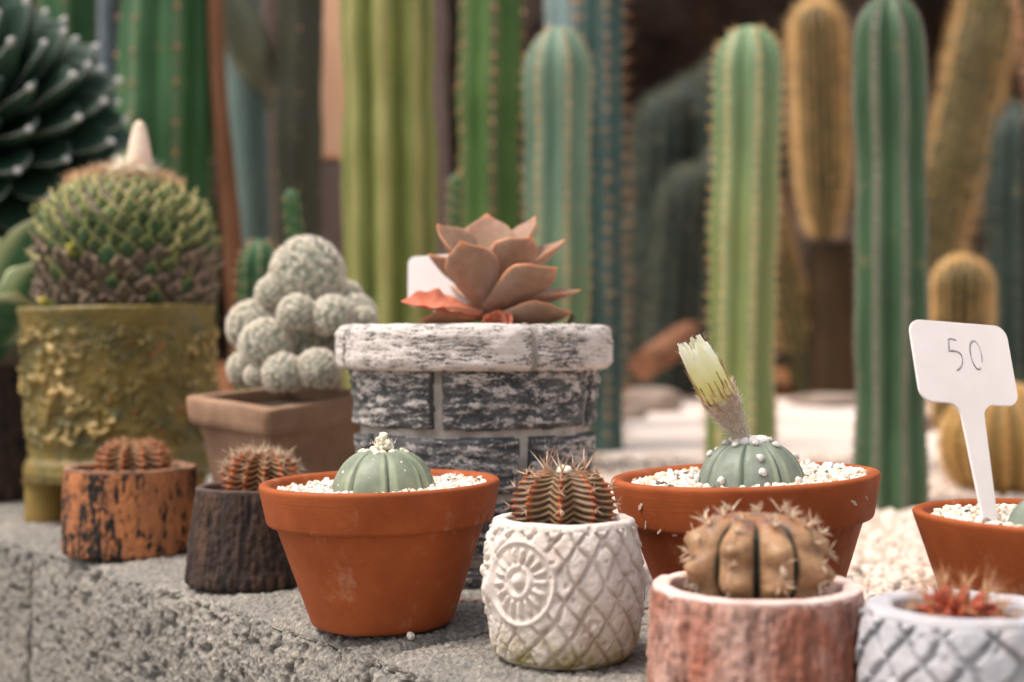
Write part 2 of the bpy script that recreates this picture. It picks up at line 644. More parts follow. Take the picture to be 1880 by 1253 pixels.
MT['gold'] = m_gold()
MT['foot'] = m_plain('ochre_foot', c(128, 108, 50), c(146, 116, 58), 40, .55, 200, .001)
MT['clay'] = m_plain('weathered_brown_clay', c(136, 104, 82), c(168, 134, 108), 26, .88, 400, .001)
MT['orange_stump'] = m_bark('orange_painted_bark', c(42, 37, 34), c(158, 102, 68), c(186, 118, 74), 1.04, 1.13, (1, 1, .55), 300, .8, None, .8)
MT['dark_stump'] = m_bark('dark_painted_bark', c(34, 30, 29), c(70, 56, 49), c(92, 66, 52), .85, 1.3)
MT['pink_stump'] = m_bark('pink_painted_bark', c(114, 80, 68), c(202, 166, 152), c(182, 136, 120), .82, 1.2, (1, 1, .4), 120, .85, c(162, 102, 82), .4)
MT['pink_rim'] = m_plain('pale_pink_rim', c(222, 184, 172), c(236, 204, 194), 60, .8, 300, .001)
MT['orange_rim'] = m_plain('worn_orange_rim', c(178, 128, 96), c(106, 84, 70), 90, .85, 300, .001)
MT['dark_rim'] = m_plain('worn_dark_rim', c(74, 60, 54), c(104, 82, 72), 90, .85, 300, .001)


def m_leaf():
    k = N('dusky_rosette_leaf')
    col = k.mix(k.rg(k.noise(55, 4, .6), .35, .68), c(138, 108, 90), c(164, 130, 108))
    col = k.mix(k.rg(k.noise(30, 3), .45, .65, 0, .6), col, c(136, 120, 94))
    col = k.mix(k.rg(k.attr('b'), .3, 1., 0, .45), col, c(164, 112, 86))
    col = k.mix(k.rg(k.attr('a'), .5, .95), col, c(200, 122, 80))
    col = k.mix(k.rg(k.noise(130, 5, .7), .45, .7, 0, .28), col, c(196, 172, 156))
    return k.done(col, .58, k.bump(k.noise(350, 4), .3, .0005), .3, .2, .005)


MT['leaf'] = m_leaf()
MT['leaf_red'] = m_plain('withered_red_leaf', c(200, 104, 76), c(218, 140, 112), 60, .5, 200, .002, sss=.15)
MT['leaf_pale'] = m_plain('fading_leaf', c(204, 142, 110), c(172, 118, 92), 50, .5, 200, .001, sss=.15)
MT['stem'] = m_plain('rosette_stem', c(176, 150, 96), c(150, 120, 80), 80, .7, 200, .001)
MT['plastic'] = m_plain('white_plastic', c(226, 216, 212), c(234, 225, 221), 25, .5, 500, .0001, spec=.3, sss=.1)
MT['pencil'] = m_plain('pencil_grey', c(92, 86, 88), c(170, 162, 162), 300, .8)


# ------------------------------------------------------------------ ground, path, ledge, bank
E = Vector((.623, -.782, 0)).normalized()       # along the ledge, towards the camera on the right
NB = Vector((.782, .623, 0)).normalized()       # across the ledge, away from the path
P0 = Vector((-.03, .605, 0))


def gz(y):
    return -.012 + .03 * max(0., y - 1.3)


def gzv(y):
    return -.012 + .03 * np.maximum(0., y - 1.3)


def sheet(name, x0, x1, y0, y1, z, m):
    me = MB().add([(x0, y0, z), (x1, y0, z), (x1, y1, z), (x0, y1, z)], [[0, 1, 2, 3]]).mesh(name, m, False)
    return part(name, me, None, None, None, 'structure')


sheet('ground', -300, 300, -300, 300, -.40, MT['path'])


def ledge_block(s0, s1, off, seed, fine=True, z0=-.19, z1=0., width=.225, mname='concrete'):
    """one concrete block of the ledge, with a crumbled relief on its front, arris and top"""
    step = .00095 if fine else .006
    g = .0025
    L = s1 - s0 - g
    rc = .008
    prof = [(0, z0), (0, z1 - rc)]
    for t in np.linspace(0, PI / 2, 5)[1:]:
        prof.append((rc - rc * math.cos(t), z1 - rc + rc * math.sin(t)))
    prof.append((width - rc, z1))
    prof.append((width, z1 - rc))
    prof.append((width, z0))
    prof = np.array(prof)
    # only the upper front is fine
    zc = max(z0, -.125)
    prof = np.insert(prof, 1, (0, zc), 0)
    fineP = resample(prof[1:-1], step)
    pr = np.concatenate([prof[:1], fineP, prof[-1:]])
    T = np.gradient(pr, axis=0)
    nn = np.stack([-T[:, 1], T[:, 0]], -1)
    nn /= np.linalg.norm(nn, axis=1)[:, None]
    ns = int(L / step)
    s = np.linspace(0, L, ns)
    W = pr[:, None, 0] * np.ones(ns)[None]
    Z = pr[:, None, 1] * np.ones(ns)[None]
    S = np.ones(len(pr))[:, None] * s[None] + s0
    q = np.stack([S, W, Z], -1) + np.array([seed * 3.1, 0, 0])
    arris = np.exp(-((np.hypot(W, Z - z1)) / .02) ** 2)
    topness = np.broadcast_to(np.clip(nn[:, 1:2], 0, 1), S.shape)
    grain = cell(q * 420, seed)
    grain2 = cell(q * 210 + 5, seed + 3)
    pit = sm(fbm(q * 170, 3, seed + 7), .2, .45) * (1 - .6 * topness)
    d = .0020 * (.55 - grain) + .0024 * (.55 - grain2) * (1 - .4 * topness) - .0040 * pit * (1 - .5 * topness)
    d += .0025 * fbm(q * 22, 3, seed + 5) * (1 - .55 * topness) - arris * (.003 + .005 * np.clip(fbm(q * 34, 4, seed + 9) + .1, 0, 1))
    end = np.minimum(s, L - s)[None] * np.ones_like(S)
    d -= .004 * np.exp(-(end / .006) ** 2) * (1 + fbm(q * 60, 2, seed + 2))
    W2 = W + d * nn[:, 0:1]
    Z2 = Z + d * nn[:, 1:2]
    e, nb = np.array(E), np.array(NB)
    V = np.array(P0)[None, None] + S[..., None] * e + (W2 + off)[..., None] * nb
    V[..., 2] += Z2
    a = np.clip(pit * .8 + sm(grain2, .45, .8) * .5 + sm(grain, .5, .8) * .5, 0, 1)
    bb = (1 - sm(grain, .1, .45)) * sm(fbm(q * 260, 2, seed + 21), -.1, .3)
    Fq = gridf(len(pr), ns, False)[:, ::-1]
    mb = MB().add(V, Fq, a, bb)
    for k in (0, ns - 1):                        # end faces
        n = len(pr)
        cap = np.concatenate([V[:, k], [V[:, k].mean(0)]])
        i = np.arange(n)
        mb.add(cap, np.stack([i, (i + 1) % n, np.full(n, n)], -1), .3)
    return mb.mesh('concrete_block', MT[mname])


ledge = thing('concrete_ledge', 'long rough grey concrete block ledge carrying the two rows of potted cacti', 'ledge', P0)
MLI = Matrix.Translation(-P0)
for k, (s0, s1, off, fine) in enumerate([(-1.38, -.94, .001, False), (-.94, -.50, .0, False), (-.50, -.058, .0015, True), (-.058, .382, -.0035, True), (.382, .822, 0, False)]):
    if k == 1:
        s0 = -.94
    part('concrete_block', ledge_block(s0, s1, off, 3 + k, fine or k == 1), ledge, MLI)
lowc = MB()
for k in range(5):
    s0 = -1.6 + k * .5
    cs = [P0 + E * s_ + NB * w_ + Vector((0, 0, z_)) for z_ in (-.41, -.194) for s_, w_ in ((s0, .004), (s0 + .496, .004), (s0 + .496, .222), (s0, .222))]
    me = MB().add([tuple(v) for v in cs], [[0, 1, 5, 4], [1, 2, 6, 5], [2, 3, 7, 6], [3, 0, 4, 7], [4, 5, 6, 7]]).mesh('concrete_block', MT['concrete'], False)
    part('concrete_block', me, ledge, MLI)

# gravel bed behind the ledge (a gently rising sheet, trimmed to the back of the ledge)
ny, nx = 130, 160
yy = np.linspace(.0, 1, ny)
xx = np.linspace(-2.6, 2.6, nx)
X = np.broadcast_to(xx[None], (ny, nx))
line = (.3535 + .221 - .782 * X) / .623           # y of the ledge's back edge
Y = line + (4.4 - line) * (yy[:, None] ** 1.6)
Z = gzv(Y) + .006 * fbm(np.stack([X * 5, Y * 5, 0 * X], -1), 3, 4) * sm(Y - line, 0, .1)
bedm = MB().add(np.stack([X, Y, Z], -1), gridf(ny, nx, False)).mesh('gravel_bed', MT['bed'])
part('gravel_bed', bedm, None, None, None, 'structure')
# loose stones lying on the near part of the bed
n = 60000
px_, py_ = rng.uniform(-.12, .95, n), rng.uniform(.42, 1.75, n)
dist = .782 * px_ + .623 * py_ - .3535
keep = (dist > .222) & (px_ < py_ * .46 + .05) & (px_ > -.05 - .0 * py_) & (rng.random(n) < np.clip(1.9 - py_, .25, 1))
px_, py_ = px_[keep], py_[keep]
n = len(px_)
pz = gzv(py_) + rng.uniform(-.001, .003, n)
V, Fc, rnd = stones(np.stack([px_, py_, pz], -1), rng.uniform(.0016, .0040, n))
patch = np.repeat(sm(fbm(np.stack([px_ * 7, py_ * 7, 0 * px_], -1), 2, 9), .12, .3), 12)
gs = part('loose_gravel', MB().add(V, Fc, np.clip(rnd * .86 + patch * .22, 0, 1)).mesh('loose_gravel', MT['bed_stone'], False), None, None, None, 'stuff')
gs['label'] = 'loose cream and grey gravel covering the planting bed behind the ledge'
gs['category'] = 'gravel'

# brown soil and leaf litter beyond the gravel, and the rocky bank closing the garden, coloured dark in place of shade
ny, nx = 40, 120
xx = np.linspace(-4, 5, nx)
yy = np.linspace(2.7, 4.4, ny)
X, Y = np.meshgrid(xx, yy)
Z = gzv(Y) + .004 + .025 * sm(Y, 2.7, 3.0) * (.5 + fbm(np.stack([X * 6, Y * 6, 0 * X], -1), 4, 8))
Z = np.where(Y < 2.72, gzv(Y) - .02, Z)
part('soil_bed', MB().add(np.stack([X, Y, Z], -1), gridf(ny, nx, False)).mesh('soil_bed', MT['soil_brown']), None, None, None, 'structure')
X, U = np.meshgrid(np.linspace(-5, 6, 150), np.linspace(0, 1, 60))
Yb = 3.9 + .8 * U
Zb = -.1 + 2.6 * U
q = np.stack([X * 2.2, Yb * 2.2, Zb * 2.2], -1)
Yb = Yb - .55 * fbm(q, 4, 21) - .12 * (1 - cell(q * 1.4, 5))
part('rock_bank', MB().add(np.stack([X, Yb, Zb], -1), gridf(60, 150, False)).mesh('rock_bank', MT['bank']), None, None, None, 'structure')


# ------------------------------------------------------------------ generic pots
def soil_disc(r, z, mname, parent, seed=0, amp=.0015, nm='soil'):
    rr = np.linspace(.0001, r, 14)
    V, Fc = lathe(np.stack([rr[::-1], np.full(14, z)], -1), 40)
    V[..., 2] += amp * fbm(V * 300, 3, seed)
    return part(nm, MB().add(V, Fc).mesh(nm, MT[mname]), parent)


def grit(r, z, count, parent, size=(.0012, .0023), slope=(0, 0), hole=0, zj=.0012):
    rad = r * np.sqrt(rng.uniform((hole / r) ** 2, 1, count))
    th = rng.uniform(0, 2 * PI, count)
    x, y = rad * np.cos(th), rad * np.sin(th)
    zz = z + slope[0] * x + slope[1] * y + rng.uniform(-zj, zj, count) + .0006 * vnoise(np.stack([x * 150, y * 150, x * 0], -1), 2)
    V, Fc, rnd = stones(np.stack([x, y, zz], -1), rng.uniform(*size, count), ICO2 if count < 900 else ICO1, .2)
    me = MB().add(V, Fc, rnd).mesh('grit', MT['pebble'], False)
    return part('grit', me, parent, None, None, 'stuff')


def terracotta(label, X, Y, r, h, mat, rot=(0, 0, 0), group='plain terracotta pots on the ledge', rb=.576, splashes=(), band=True):
    t = thing('terracotta_pot', label, 'flower pot', (X, Y, .0005), rot, group)
    k = r
    bh = .34 * k                               # rim band height
    outer = rounded([(.002, 0), (rb * k, 0), (.862 * k, h - bh), (.93 * k, h - bh), (k, h), (k * .905, h), (.80 * k, h - bh), (.62 * k, .35 * h), (.002, .35 * h)], .0035, 5)
    if not band:
        outer = rounded([(.002, 0), (rb * k, 0), (k, h), (k * .915, h), (.80 * k, h - bh), (.62 * k, .35 * h), (.002, .35 * h)], .0035, 5)
    outer[0, 0] = .0002
    pr = resample(outer, .004)
    V, Fc = lathe(pr, 128)
    rad = np.hypot(V[..., 0], V[..., 1])
    V[..., :2] *= (1 + .0035 * fbm(V * 28, 2, int(X * 999) % 50))[..., None]
    part('pot_body', MB().add(V, Fc).mesh('pot_body', mat), t)
    for (al, z, ln, wd, tilt) in splashes:
        rz = np.interp(z, [0, h - bh - .001, h - bh, h], [rb * k, .862 * k, .932 * k, k]) + .00025
        u = np.linspace(-1, 1, 9)
        mb = MB()
        top, pts = [], []
        for s_ in (-1, 1):
            for q_ in u:
                wv = wd * math.sqrt(max(.0, 1 - q_ * q_)) * (1 + .4 * math.sin(7 * q_ + al * 9)) + .00008
                xx_, zz_ = q_ * ln * math.cos(tilt) - s_ * wv * math.sin(tilt), q_ * ln * math.sin(tilt) + s_ * wv * math.cos(tilt)
                aa = al + xx_ / rz
                pts.append((rz * math.sin(aa), -rz * math.cos(aa), z + zz_))
        Fs = [[i, i + 1, 9 + i + 1, 9 + i] for i in range(8)]
        part('lime_splash', mb.add(pts, Fs).mesh('lime_splash', MT['lime']), t)
    return t


# ------------------------------------------------------------------ ribbed bodies
def astro_body(Rr, H, n, phase, seed, mat):
    nr, ns = 54, n * 26
    ph = np.linspace(.001, R(118), nr)[::-1]
    al = ang(ns)
    PH, AL = np.meshgrid(ph, al, indexing='ij')
    per = 2 * PI / n
    D = (AL - phase) / per
    D = np.abs(D - np.round(D)) * per             # distance from groove
    g = np.exp(-(D / .032) ** 2) * sm(PH, .15, .5)
    conv = np.sin(np.clip(D / (per / 2), 0, 1) * PI / 2)
    r = Rr * np.sin(PH) ** .82 * (1 - .06 * g - .022 * (1 - conv) * np.sin(PH))
    z = H * np.cos(PH) - .0025 * np.exp(-(PH / .25) ** 2) - .001 * g
    V = np.stack([r * np.sin(AL), -r * np.cos(AL), z], -1)
    V += .0004 * fbm(V * 130, 3, seed)[..., None] * np.array([1, 1, .5])
    near = np.exp(-((D - .13) / .09) ** 2) * (1 - g)
    return MB().add(V, gridf(nr, ns), g, near).mesh('cactus_body', mat)


def surf_astro(Rr, H, n, phase, rib, ph):
    al = phase + (rib + .5) * 2 * PI / n
    r = Rr * math.sin(ph) ** .82
    p = Vector((r * math.sin(al), -r * math.cos(al), H * math.cos(ph)))
    nrm = Vector((math.sin(al) * math.sin(ph) / Rr, -math.cos(al) * math.sin(ph) / Rr, math.cos(ph) / H)).normalized()
    return p, nrm


def tuft_mesh(name, r, hairs, seed, mat, flat=.7):
    mb = MB()
    V, Fc = ICO3
    W = V * np.array([r, r, r * flat]) * (1 + .5 * fbm(V * 2.8, 3, seed))[:, None]
    mb.add(W, Fc)
    if hairs:
        d = rng.normal(size=(hairs, 3))
        d /= np.linalg.norm(d, axis=1)[:, None]
        d[:, 2] = np.abs(d[:, 2]) * .9 - .1
        V2, F2 = cones(d * np.array([r, r, r * flat]) * .7, d + rng.normal(0, .5, (hairs, 3)), rng.uniform(.4, .95, hairs) * r, r * .05)
        mb.add(V2, F2)
    return mb.mesh(name, mat)


# ------------------------------------------------------------------ 1 front terracotta pot with its star cactus
fp = terracotta('clean orange terracotta pot in front of the grey brick-patterned pot', P(703, 0, .71).x, .71, .0603, .0712, MT['terra1'], (0, R(-1.2), R(20)))
soil_disc(.0535, .0645, 'bed', fp, 1, nm='grit_base')
grit(.0540, .0664, 1900, fp, (.0011, .0022), (.02, 0))
fx = P(703, 0, .71).x + .0008
ac = thing('star_cactus', 'smooth green dome cactus with a cream woolly crown, in the clean front terracotta pot', 'cactus', (fx, .708, .0628), (0, R(-1.2), 0), 'spineless star cacti')
AR, AH, APH = .0266, .0252, R(11)
part('cactus_body', astro_body(AR, AH, 8, APH, 3, MT['astro_front']), ac)
crown = MB()
for k in range(130):
    a_, q_ = rng.uniform(0, 2 * PI), abs(rng.normal(0, .45))
    hh = max(0, 1 - q_) ** .8
    V, Fc, rn = stones([(math.cos(a_) * q_ * .0066, math.sin(a_) * q_ * .005, .0228 + hh * .0095 * rng.random() ** .8)], rng.uniform(.0009, .0017), ICO2, .12)
    crown.add(V, Fc, rn)
d = np.stack([rng.normal(0, .002, 60), rng.normal(0, .0018, 60), np.full(60, .027)], -1)
crown.add(*cones(d, rng.normal(0, .5, (60, 3)) + [0, 0, 1], .004, .00022))
part('wool_crown', crown.mesh('wool_crown', MT['wool_cream']), ac)
dotm = tuft_mesh('areole', .0011, 0, 4, MT['wool_cream'])
bigm = tuft_mesh('areole', .0016, 20, 5, MT['wool_cream'])
for rib in range(8):
    for j, ph in enumerate((20, 36, 56, 74)):
        if j and rng.random() < .35:
            continue
        p, nn = surf_astro(AR, AH, 8, APH, rib, R(ph + rng.uniform(-5, 5)))
        part('areole', bigm if j == 0 else dotm, ac, LRS(p - nn * .0004, zframe(nn), rng.uniform(.5, .9) if j else rng.uniform(.8, 1.2)))
for px_, py_ in ((0, 0),):
    pass

# ------------------------------------------------------------------ 2 right terracotta pot, star cactus with flower bud
RX, RY = P(1378, 0, .689).x, .689
rp = terracotta('orange terracotta pot with chalky splash marks on its rim, behind the pink bark pot', RX, RY, .0648, .0765, MT['terra2'], (0, R(-2.4), 0),
                splashes=[(-1.02, .0665, .0024, .0009, .9), (-.86, .0555, .0019, .0004, .7), (-.74, .054, .0016, .0005, .2), (-1.0, .058, .0022, .0003, 1.4), (.72, .066, .0030, .0007, -.6), (.9, .0668, .0016, .0004, -.7), (-.42, .0665, .0009, .0004, .9)])
soil_disc(.057, .0700, 'bed', rp, 2, nm='grit_base')
grit(.0575, .0722, 2000, rp, (.0011, .0023), (.035, .03), 0, .0014)
kc = thing('star_cactus', 'grey green dome cactus with white wool tufts and a tall closed flower bud', 'cactus', (RX - .0002, .685, .0690), (0, R(-2), 0), 'spineless star cacti')
KR, KH, KPH = .0262, .0248, R(-19)
part('cactus_body', astro_body(KR, KH, 8, KPH, 13, MT['astro_right']), kc)
tm = [tuft_mesh('wool_tuft', .0016, 420, 20 + i, MT['wool']) for i in range(3)]
for rib in range(8):
    for j, ph in enumerate((22, 46, 71)):
        if j == 1 and rib % 3 == 1 or j == 2 and rib % 2 == 0 and rib not in (0, 6):
            continue
        p, nn = surf_astro(KR, KH, 8, KPH, rib, R(ph + rng.uniform(-7, 7)))
        part('wool_tuft', tm[(rib + j) % 3], kc, LRS(p + nn * .0006, zframe(nn) @ Matrix.Rotation(rng.uniform(0, 6), 3, 'Z'), rng.uniform(.75, 1.15)))
mb = MB()
for k in range(12):
    a_ = k * .53
    mb.add(*[(ICO3[0] * .0027 * (1 + .3 * fbm(ICO3[0] * 2.5, 3, 60 + k))[:, None] + [.0064 * math.cos(a_), .0052 * math.sin(a_), .0236]), ICO3[1]])
mb.add(*cones(np.stack([rng.normal(0, .0045, 400), rng.normal(0, .004, 400), np.full(400, .0240)], -1), rng.normal(0, .6, (400, 3)) + [0, 0, 1], .0028, .0001))
part('wool_crown', mb.mesh('wool_crown', MT['wool']), kc)
# flower bud
b0, b1 = P(1366, 812, .684), P(1267, 628, .676)
kinv = Matrix.Translation(kc.location) @ kc.rotation_euler.to_matrix().to_4x4()
MBud = kinv.inverted() @ LRS(b0, zframe(b1 - b0))
BL = (b1 - b0).length


def brad(s):
    return np.interp(s, [0, .08, .2, .36, .5, .7, .88, 1.05], [.0034, .0038, .0054, .0080, .0084, .0081, .0074, .0066])


def strip(phi, s0, s1, wid, off, seed, tipw=.08, nl=12, nw=5, thick=.0004, flare=0., sharp=1.6, pw_=1.):
    s = np.linspace(0, 1, nl)
    wv = wid * (np.clip(1 - s ** sharp * (1 - tipw), 0, 1)) ** pw_ * (.75 + .25 * np.sin(PI * np.clip(s * 1.2, 0, 1)))
    v = np.linspace(-1, 1, nw)
    S = s0 + (s1 - s0) * s
    L_ = []
    for dt in (0, -thick):
        rad = (brad(S) + off + flare * s ** 3)[:, None] + dt - .0006 * (v[None] ** 2) * s[:, None]
        an = phi + v[None] * wv[:, None] / brad(S)[:, None]
        L_.append(np.stack([rad * np.cos(an), rad * np.sin(an), (S * BL)[:, None] + 0 * an], -1))
    V = np.concatenate([L_[0].reshape(-1, 3), L_[1].reshape(-1, 3)])
    Fq = gridf(nl, nw, False)
    m = nl * nw
    Fs = [Fq, Fq[:, ::-1] + m]
    i = np.arange(nl - 1)
    for cidx, flip in ((0, 0), (nw - 1, 1)):
        q = np.stack([i * nw + cidx, (i + 1) * nw + cidx, (i + 1) * nw + cidx + m, i * nw + cidx + m], -1)
        Fs.append(q[:, ::-1] if flip else q)
    return V, np.concatenate(Fs), np.tile(np.repeat(s, nw), 2)


def m_petal():
    k = N('pale_yellow_petal')
    t = k.attr('a')
    col = k.mix(k.rg(t, .2, .75), c(212, 204, 118), c(242, 237, 186))
    col = k.mix(k.rg(t, .7, 1.), col, c(250, 246, 222))
    col = k.mix(k.rg(k.noise(160, 4, .6, (1, 1, .3)), .52, .7, 0, .4), col, c(214, 206, 120))
    return k.done(col, .55, k.bump(k.noise(400, 3, .5, (1, 1, .2)), .3, .0004), .3, .25, .003)


MT['petal'] = m_petal()
MT['bract'] = m_plain('brown_bract', c(136, 98, 66), c(190, 166, 104), 300, .8)
MT['budtube'] = m_plain('hairy_bud_tube', c(190, 160, 126), c(206, 184, 140), 300, .9, 500, .001)
part('bud_core', MB().add(*lathe(np.stack([brad(np.linspace(.4, .93, 14)) - .0008 - .0012 * sm(np.linspace(.4, .93, 14), .8, .93), np.linspace(.4, .93, 14) * BL], -1), 32), .55).mesh('bud_core', MT['petal']), kc, MBud)
bud = part('flower_bud', MB().add(*lathe(np.stack([brad(np.linspace(0, .9, 24)) - .0012 - .0022 * sm(np.linspace(0, .9, 24), .5, .9), np.linspace(0, .9, 24) * BL], -1), 32)).mesh('flower_bud', MT['budtube']), kc, MBud)
for layer, (n, s0, s1, wd, off) in enumerate([(12, .46, .97, .0036, .0002), (12, .46, 1.0, .0034, -.0003), (10, .5, 1.0, .0028, -.0010), (8, .5, .98, .0024, -.0022)]):
    for k in range(n):
        V, Fc, s_ = strip(2 * PI * (k + .5 * (layer % 2)) / n + rng.uniform(-.06, .06), s0, s1 + rng.uniform(-.09, .05), wd, off + rng.uniform(-.0001, .0002), k, .06, flare=rng.uniform(-.0003, .0004), sharp=6, pw_=.6)
        part('petal', MB().add(V, Fc, s_).mesh('petal', MT['petal']), bud)
for k in range(22):
    s0 = rng.uniform(.38, .60)
    ln = rng.uniform(.12, .2)
    V, Fc, s_ = strip(k * 2.39996, s0, s0 + ln, .0008, .0007, k, .05, 8, 3, .0003, .0006, .9)
    part('bract', MB().add(V, Fc, s_).mesh('bract', MT['bract']), bud)
n = 3000
s_ = rng.uniform(0, 1, n) ** .85 * .52
ph_ = rng.uniform(0, 2 * PI, n)
rr_ = brad(s_) - .0005
B = np.stack([rr_ * np.cos(ph_), rr_ * np.sin(ph_), s_ * BL], -1)
Dv = np.stack([np.cos(ph_) * .45, np.sin(ph_) * .45, np.ones(n)], -1) + rng.normal(0, .36, (n, 3))
V, Fc = cones(B, Dv, rng.uniform(.0025, .0060, n), .00013)
part('wool', MB().add(V, Fc, np.repeat(np.clip(s_ * 1.6 + rng.normal(0, .2, n), 0, 1), 4)).mesh('wool', MT['hair']), bud, None, None, 'stuff')
n = 160
s_ = rng.uniform(.45, 1., n)
ph_ = rng.uniform(0, 2 * PI, n)
rr_ = brad(s_)
B = np.stack([rr_ * np.cos(ph_), rr_ * np.sin(ph_), s_ * BL], -1)
V, Fc = cones(B, np.stack([np.cos(ph_), np.sin(ph_), np.ones(n)], -1) + rng.normal(0, .4, (n, 3)), rng.uniform(.002, .004, n), .00006)
part('hair', MB().add(V, Fc, .2).mesh('hair', MT['hair']), bud, None, None, 'stuff')


# ------------------------------------------------------------------ relief pots whose outer wall is split into its pieces
def split_grid(V, ids, a, mats, names, parent, b=None):
    """V (rows, cols, 3); ids per quad -> every id becomes one mesh"""
    nr, ncol = V.shape[:2]
    Fq = gridf(nr, ncol)
    flat = V.reshape(-1, 3)
    af = a.reshape(-1)
    order = np.argsort(ids, kind='stable')
    si = ids[order]
    cuts = np.nonzero(np.diff(si))[0] + 1
    for grp in np.split(order, cuts):
        f = Fq[grp]
        u, inv = np.unique(f.reshape(-1), return_inverse=True)
        nm, mt = names(int(ids[grp[0]]))
        part(nm, MB().add(flat[u], inv.reshape(-1, 4), af[u]).mesh(nm, mt), parent)


def quad_ids(idv):
    """piece id of a quad = id of its first corner"""
    return idv[:-1].reshape(-1)


def owl_pot(label, X, Y, prof, face, mat, seed, nsc=18, vh=.0157, eyez=.039, gx=0, depth=1.0, gw=.10):
    t = thing('owl_pot', label, 'flower pot', (X, Y, .0005), (0, 0, gx), 'small cast pots with a diamond scale relief')
    pr = resample(rounded(prof, .003, 4), .0007)
    kt = int(np.argmax(pr[:, 1]))
    H = pr[:, 1].max()
    seg = 400
    V, _ = lathe(pr, seg)
    al = np.broadcast_to(ang(seg)[None], V.shape[:2])
    z = V[..., 2]
    rr = pr[:, 0][:, None] + 0 * al
    outer = (np.arange(len(pr))[:, None] <= kt) & (z > .003) & (z < H - .0035)
    rm = rr.max()
    u = al * nsc / (2 * PI) + .22 * fbm(V * 60, 2, seed)
    v = z / vh + .18 * fbm(V * 60, 2, seed + 1)
    p_, q_ = u + v, u - v
    fp_, fq_ = p_ - np.floor(p_), q_ - np.floor(q_)
    e = np.minimum(np.minimum(fp_, 1 - fp_), np.minimum(fq_, 1 - fq_))
    tt = (fp_ - fq_ + 1) / 2
    sc = sm(e, .015, .15)
    h = depth * (.0007 * sc + .0017 * (1 - tt) * sc)
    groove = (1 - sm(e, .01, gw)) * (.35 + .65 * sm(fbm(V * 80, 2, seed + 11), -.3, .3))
    cid = (np.floor(p_).astype(int) % 64) * 64 + (np.floor(q_).astype(int) % 64) + 10
    cid = np.where(e < .05, 0, cid)
    # face: two round eyes with rays, smooth cheek, beak
    dfa = (al - face + PI) % (2 * PI) - PI
    for sgn in (-1, 1):
        x = (dfa - sgn * R(28)) * rm
        y = z - eyez
        y = np.where(y < 0, y * .86, y)
        ro = np.hypot(x, y)
        phi = np.arctan2(y, x)
        prf = .0030 * np.clip(1 - (ro / .0030) ** 2, 0, 1) ** .6
        prf = prf + .0015 * np.exp(-((ro - .0058) / .0012) ** 2)
        ray = np.clip(np.cos(phi * 17), 0, 1) ** .5
        prf = prf + .0019 * ray * sm(ro, .0072, .0084) * (1 - sm(ro, .0122, .0140))
        prf = prf + .0017 * np.exp(-((ro - .0163) / .0011) ** 2)
        inside = ro < .0176
        h = np.where(inside, prf + .0006, h)
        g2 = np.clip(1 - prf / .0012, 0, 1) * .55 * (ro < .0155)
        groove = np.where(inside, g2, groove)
        cid = np.where(inside, 2 if sgn < 0 else 3, cid)
    cheek = (np.abs(dfa) < R(40)) & (z < eyez - .012) & (np.abs(dfa) * rm < (eyez + .004 - z) * .8) & (cid > 3)
    h = np.where(cheek, .0012 + .0007 * fbm(V * 350, 3, seed), h)
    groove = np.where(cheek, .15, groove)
    cid = np.where(cheek | ((np.abs(dfa) < R(14)) & (cid > 3)), 0, cid)
    beak = .004 * np.exp(-((dfa * rm) / .003) ** 2 - ((z - eyez + .006) / .006) ** 2)
    h = h + beak
    h = np.where(outer, h, .001 * (z > .003))
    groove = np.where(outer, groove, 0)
    cid = np.where(outer, cid, 0)
    h = h - .0009 * sm(fbm(V * 320, 2, seed + 13), .42, .6) + .0006 * fbm(V * 260, 4, seed + 3) + .0008 * fbm(V * 60, 3, seed + 4)
    h = np.where(pr[:, 0][:, None] < .004, 0, h)
    nv = np.stack([np.sin(al), -np.cos(al), 0 * al], -1)
    up = (np.arange(len(pr)) > kt)[:, None]
    V = V + nv * (np.where(up, .0, h))[..., None]
    V[..., 2] += np.where(z > H - .002, .0007 * fbm(V * 90, 3, seed + 6), 0)
    ids = quad_ids(cid)
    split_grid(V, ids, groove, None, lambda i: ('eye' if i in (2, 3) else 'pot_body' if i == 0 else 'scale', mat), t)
    return t, H


oX, oY = P(1035, 0, .631).x, .631
op, oH = owl_pot('small white owl pot with a round rayed eye at its left and mossy base', oX, oY,
                 [(.0003, 0), (.0275, 0), (.0315, .008), (.0338, .024), (.0342, .036), (.0325, .052), (.0298, .0625), (.0252, .0625), (.0245, .05), (.0003, .05)], R(-64), MT['owl'], 5)
soil_disc(.0246, .0565, 'soil_dark', op, 4)
wX, wY = P(1768, 0, .52).x, .52
wp, wH = owl_pot('pale grey quilted owl pot, cropped by the lower right corner', wX, wY,
                 [(.0003, 0), (.031, 0), (.0355, .01), (.0358, .03), (.0335, .0442), (.0245, .0442), (.0235, .035), (.0003, .035)], R(74), MT['owl_grey'], 8, 14, .0185, .024, 0, 1.2, .24)
soil_disc(.0238, .0385, 'soil_dark', wp, 4)


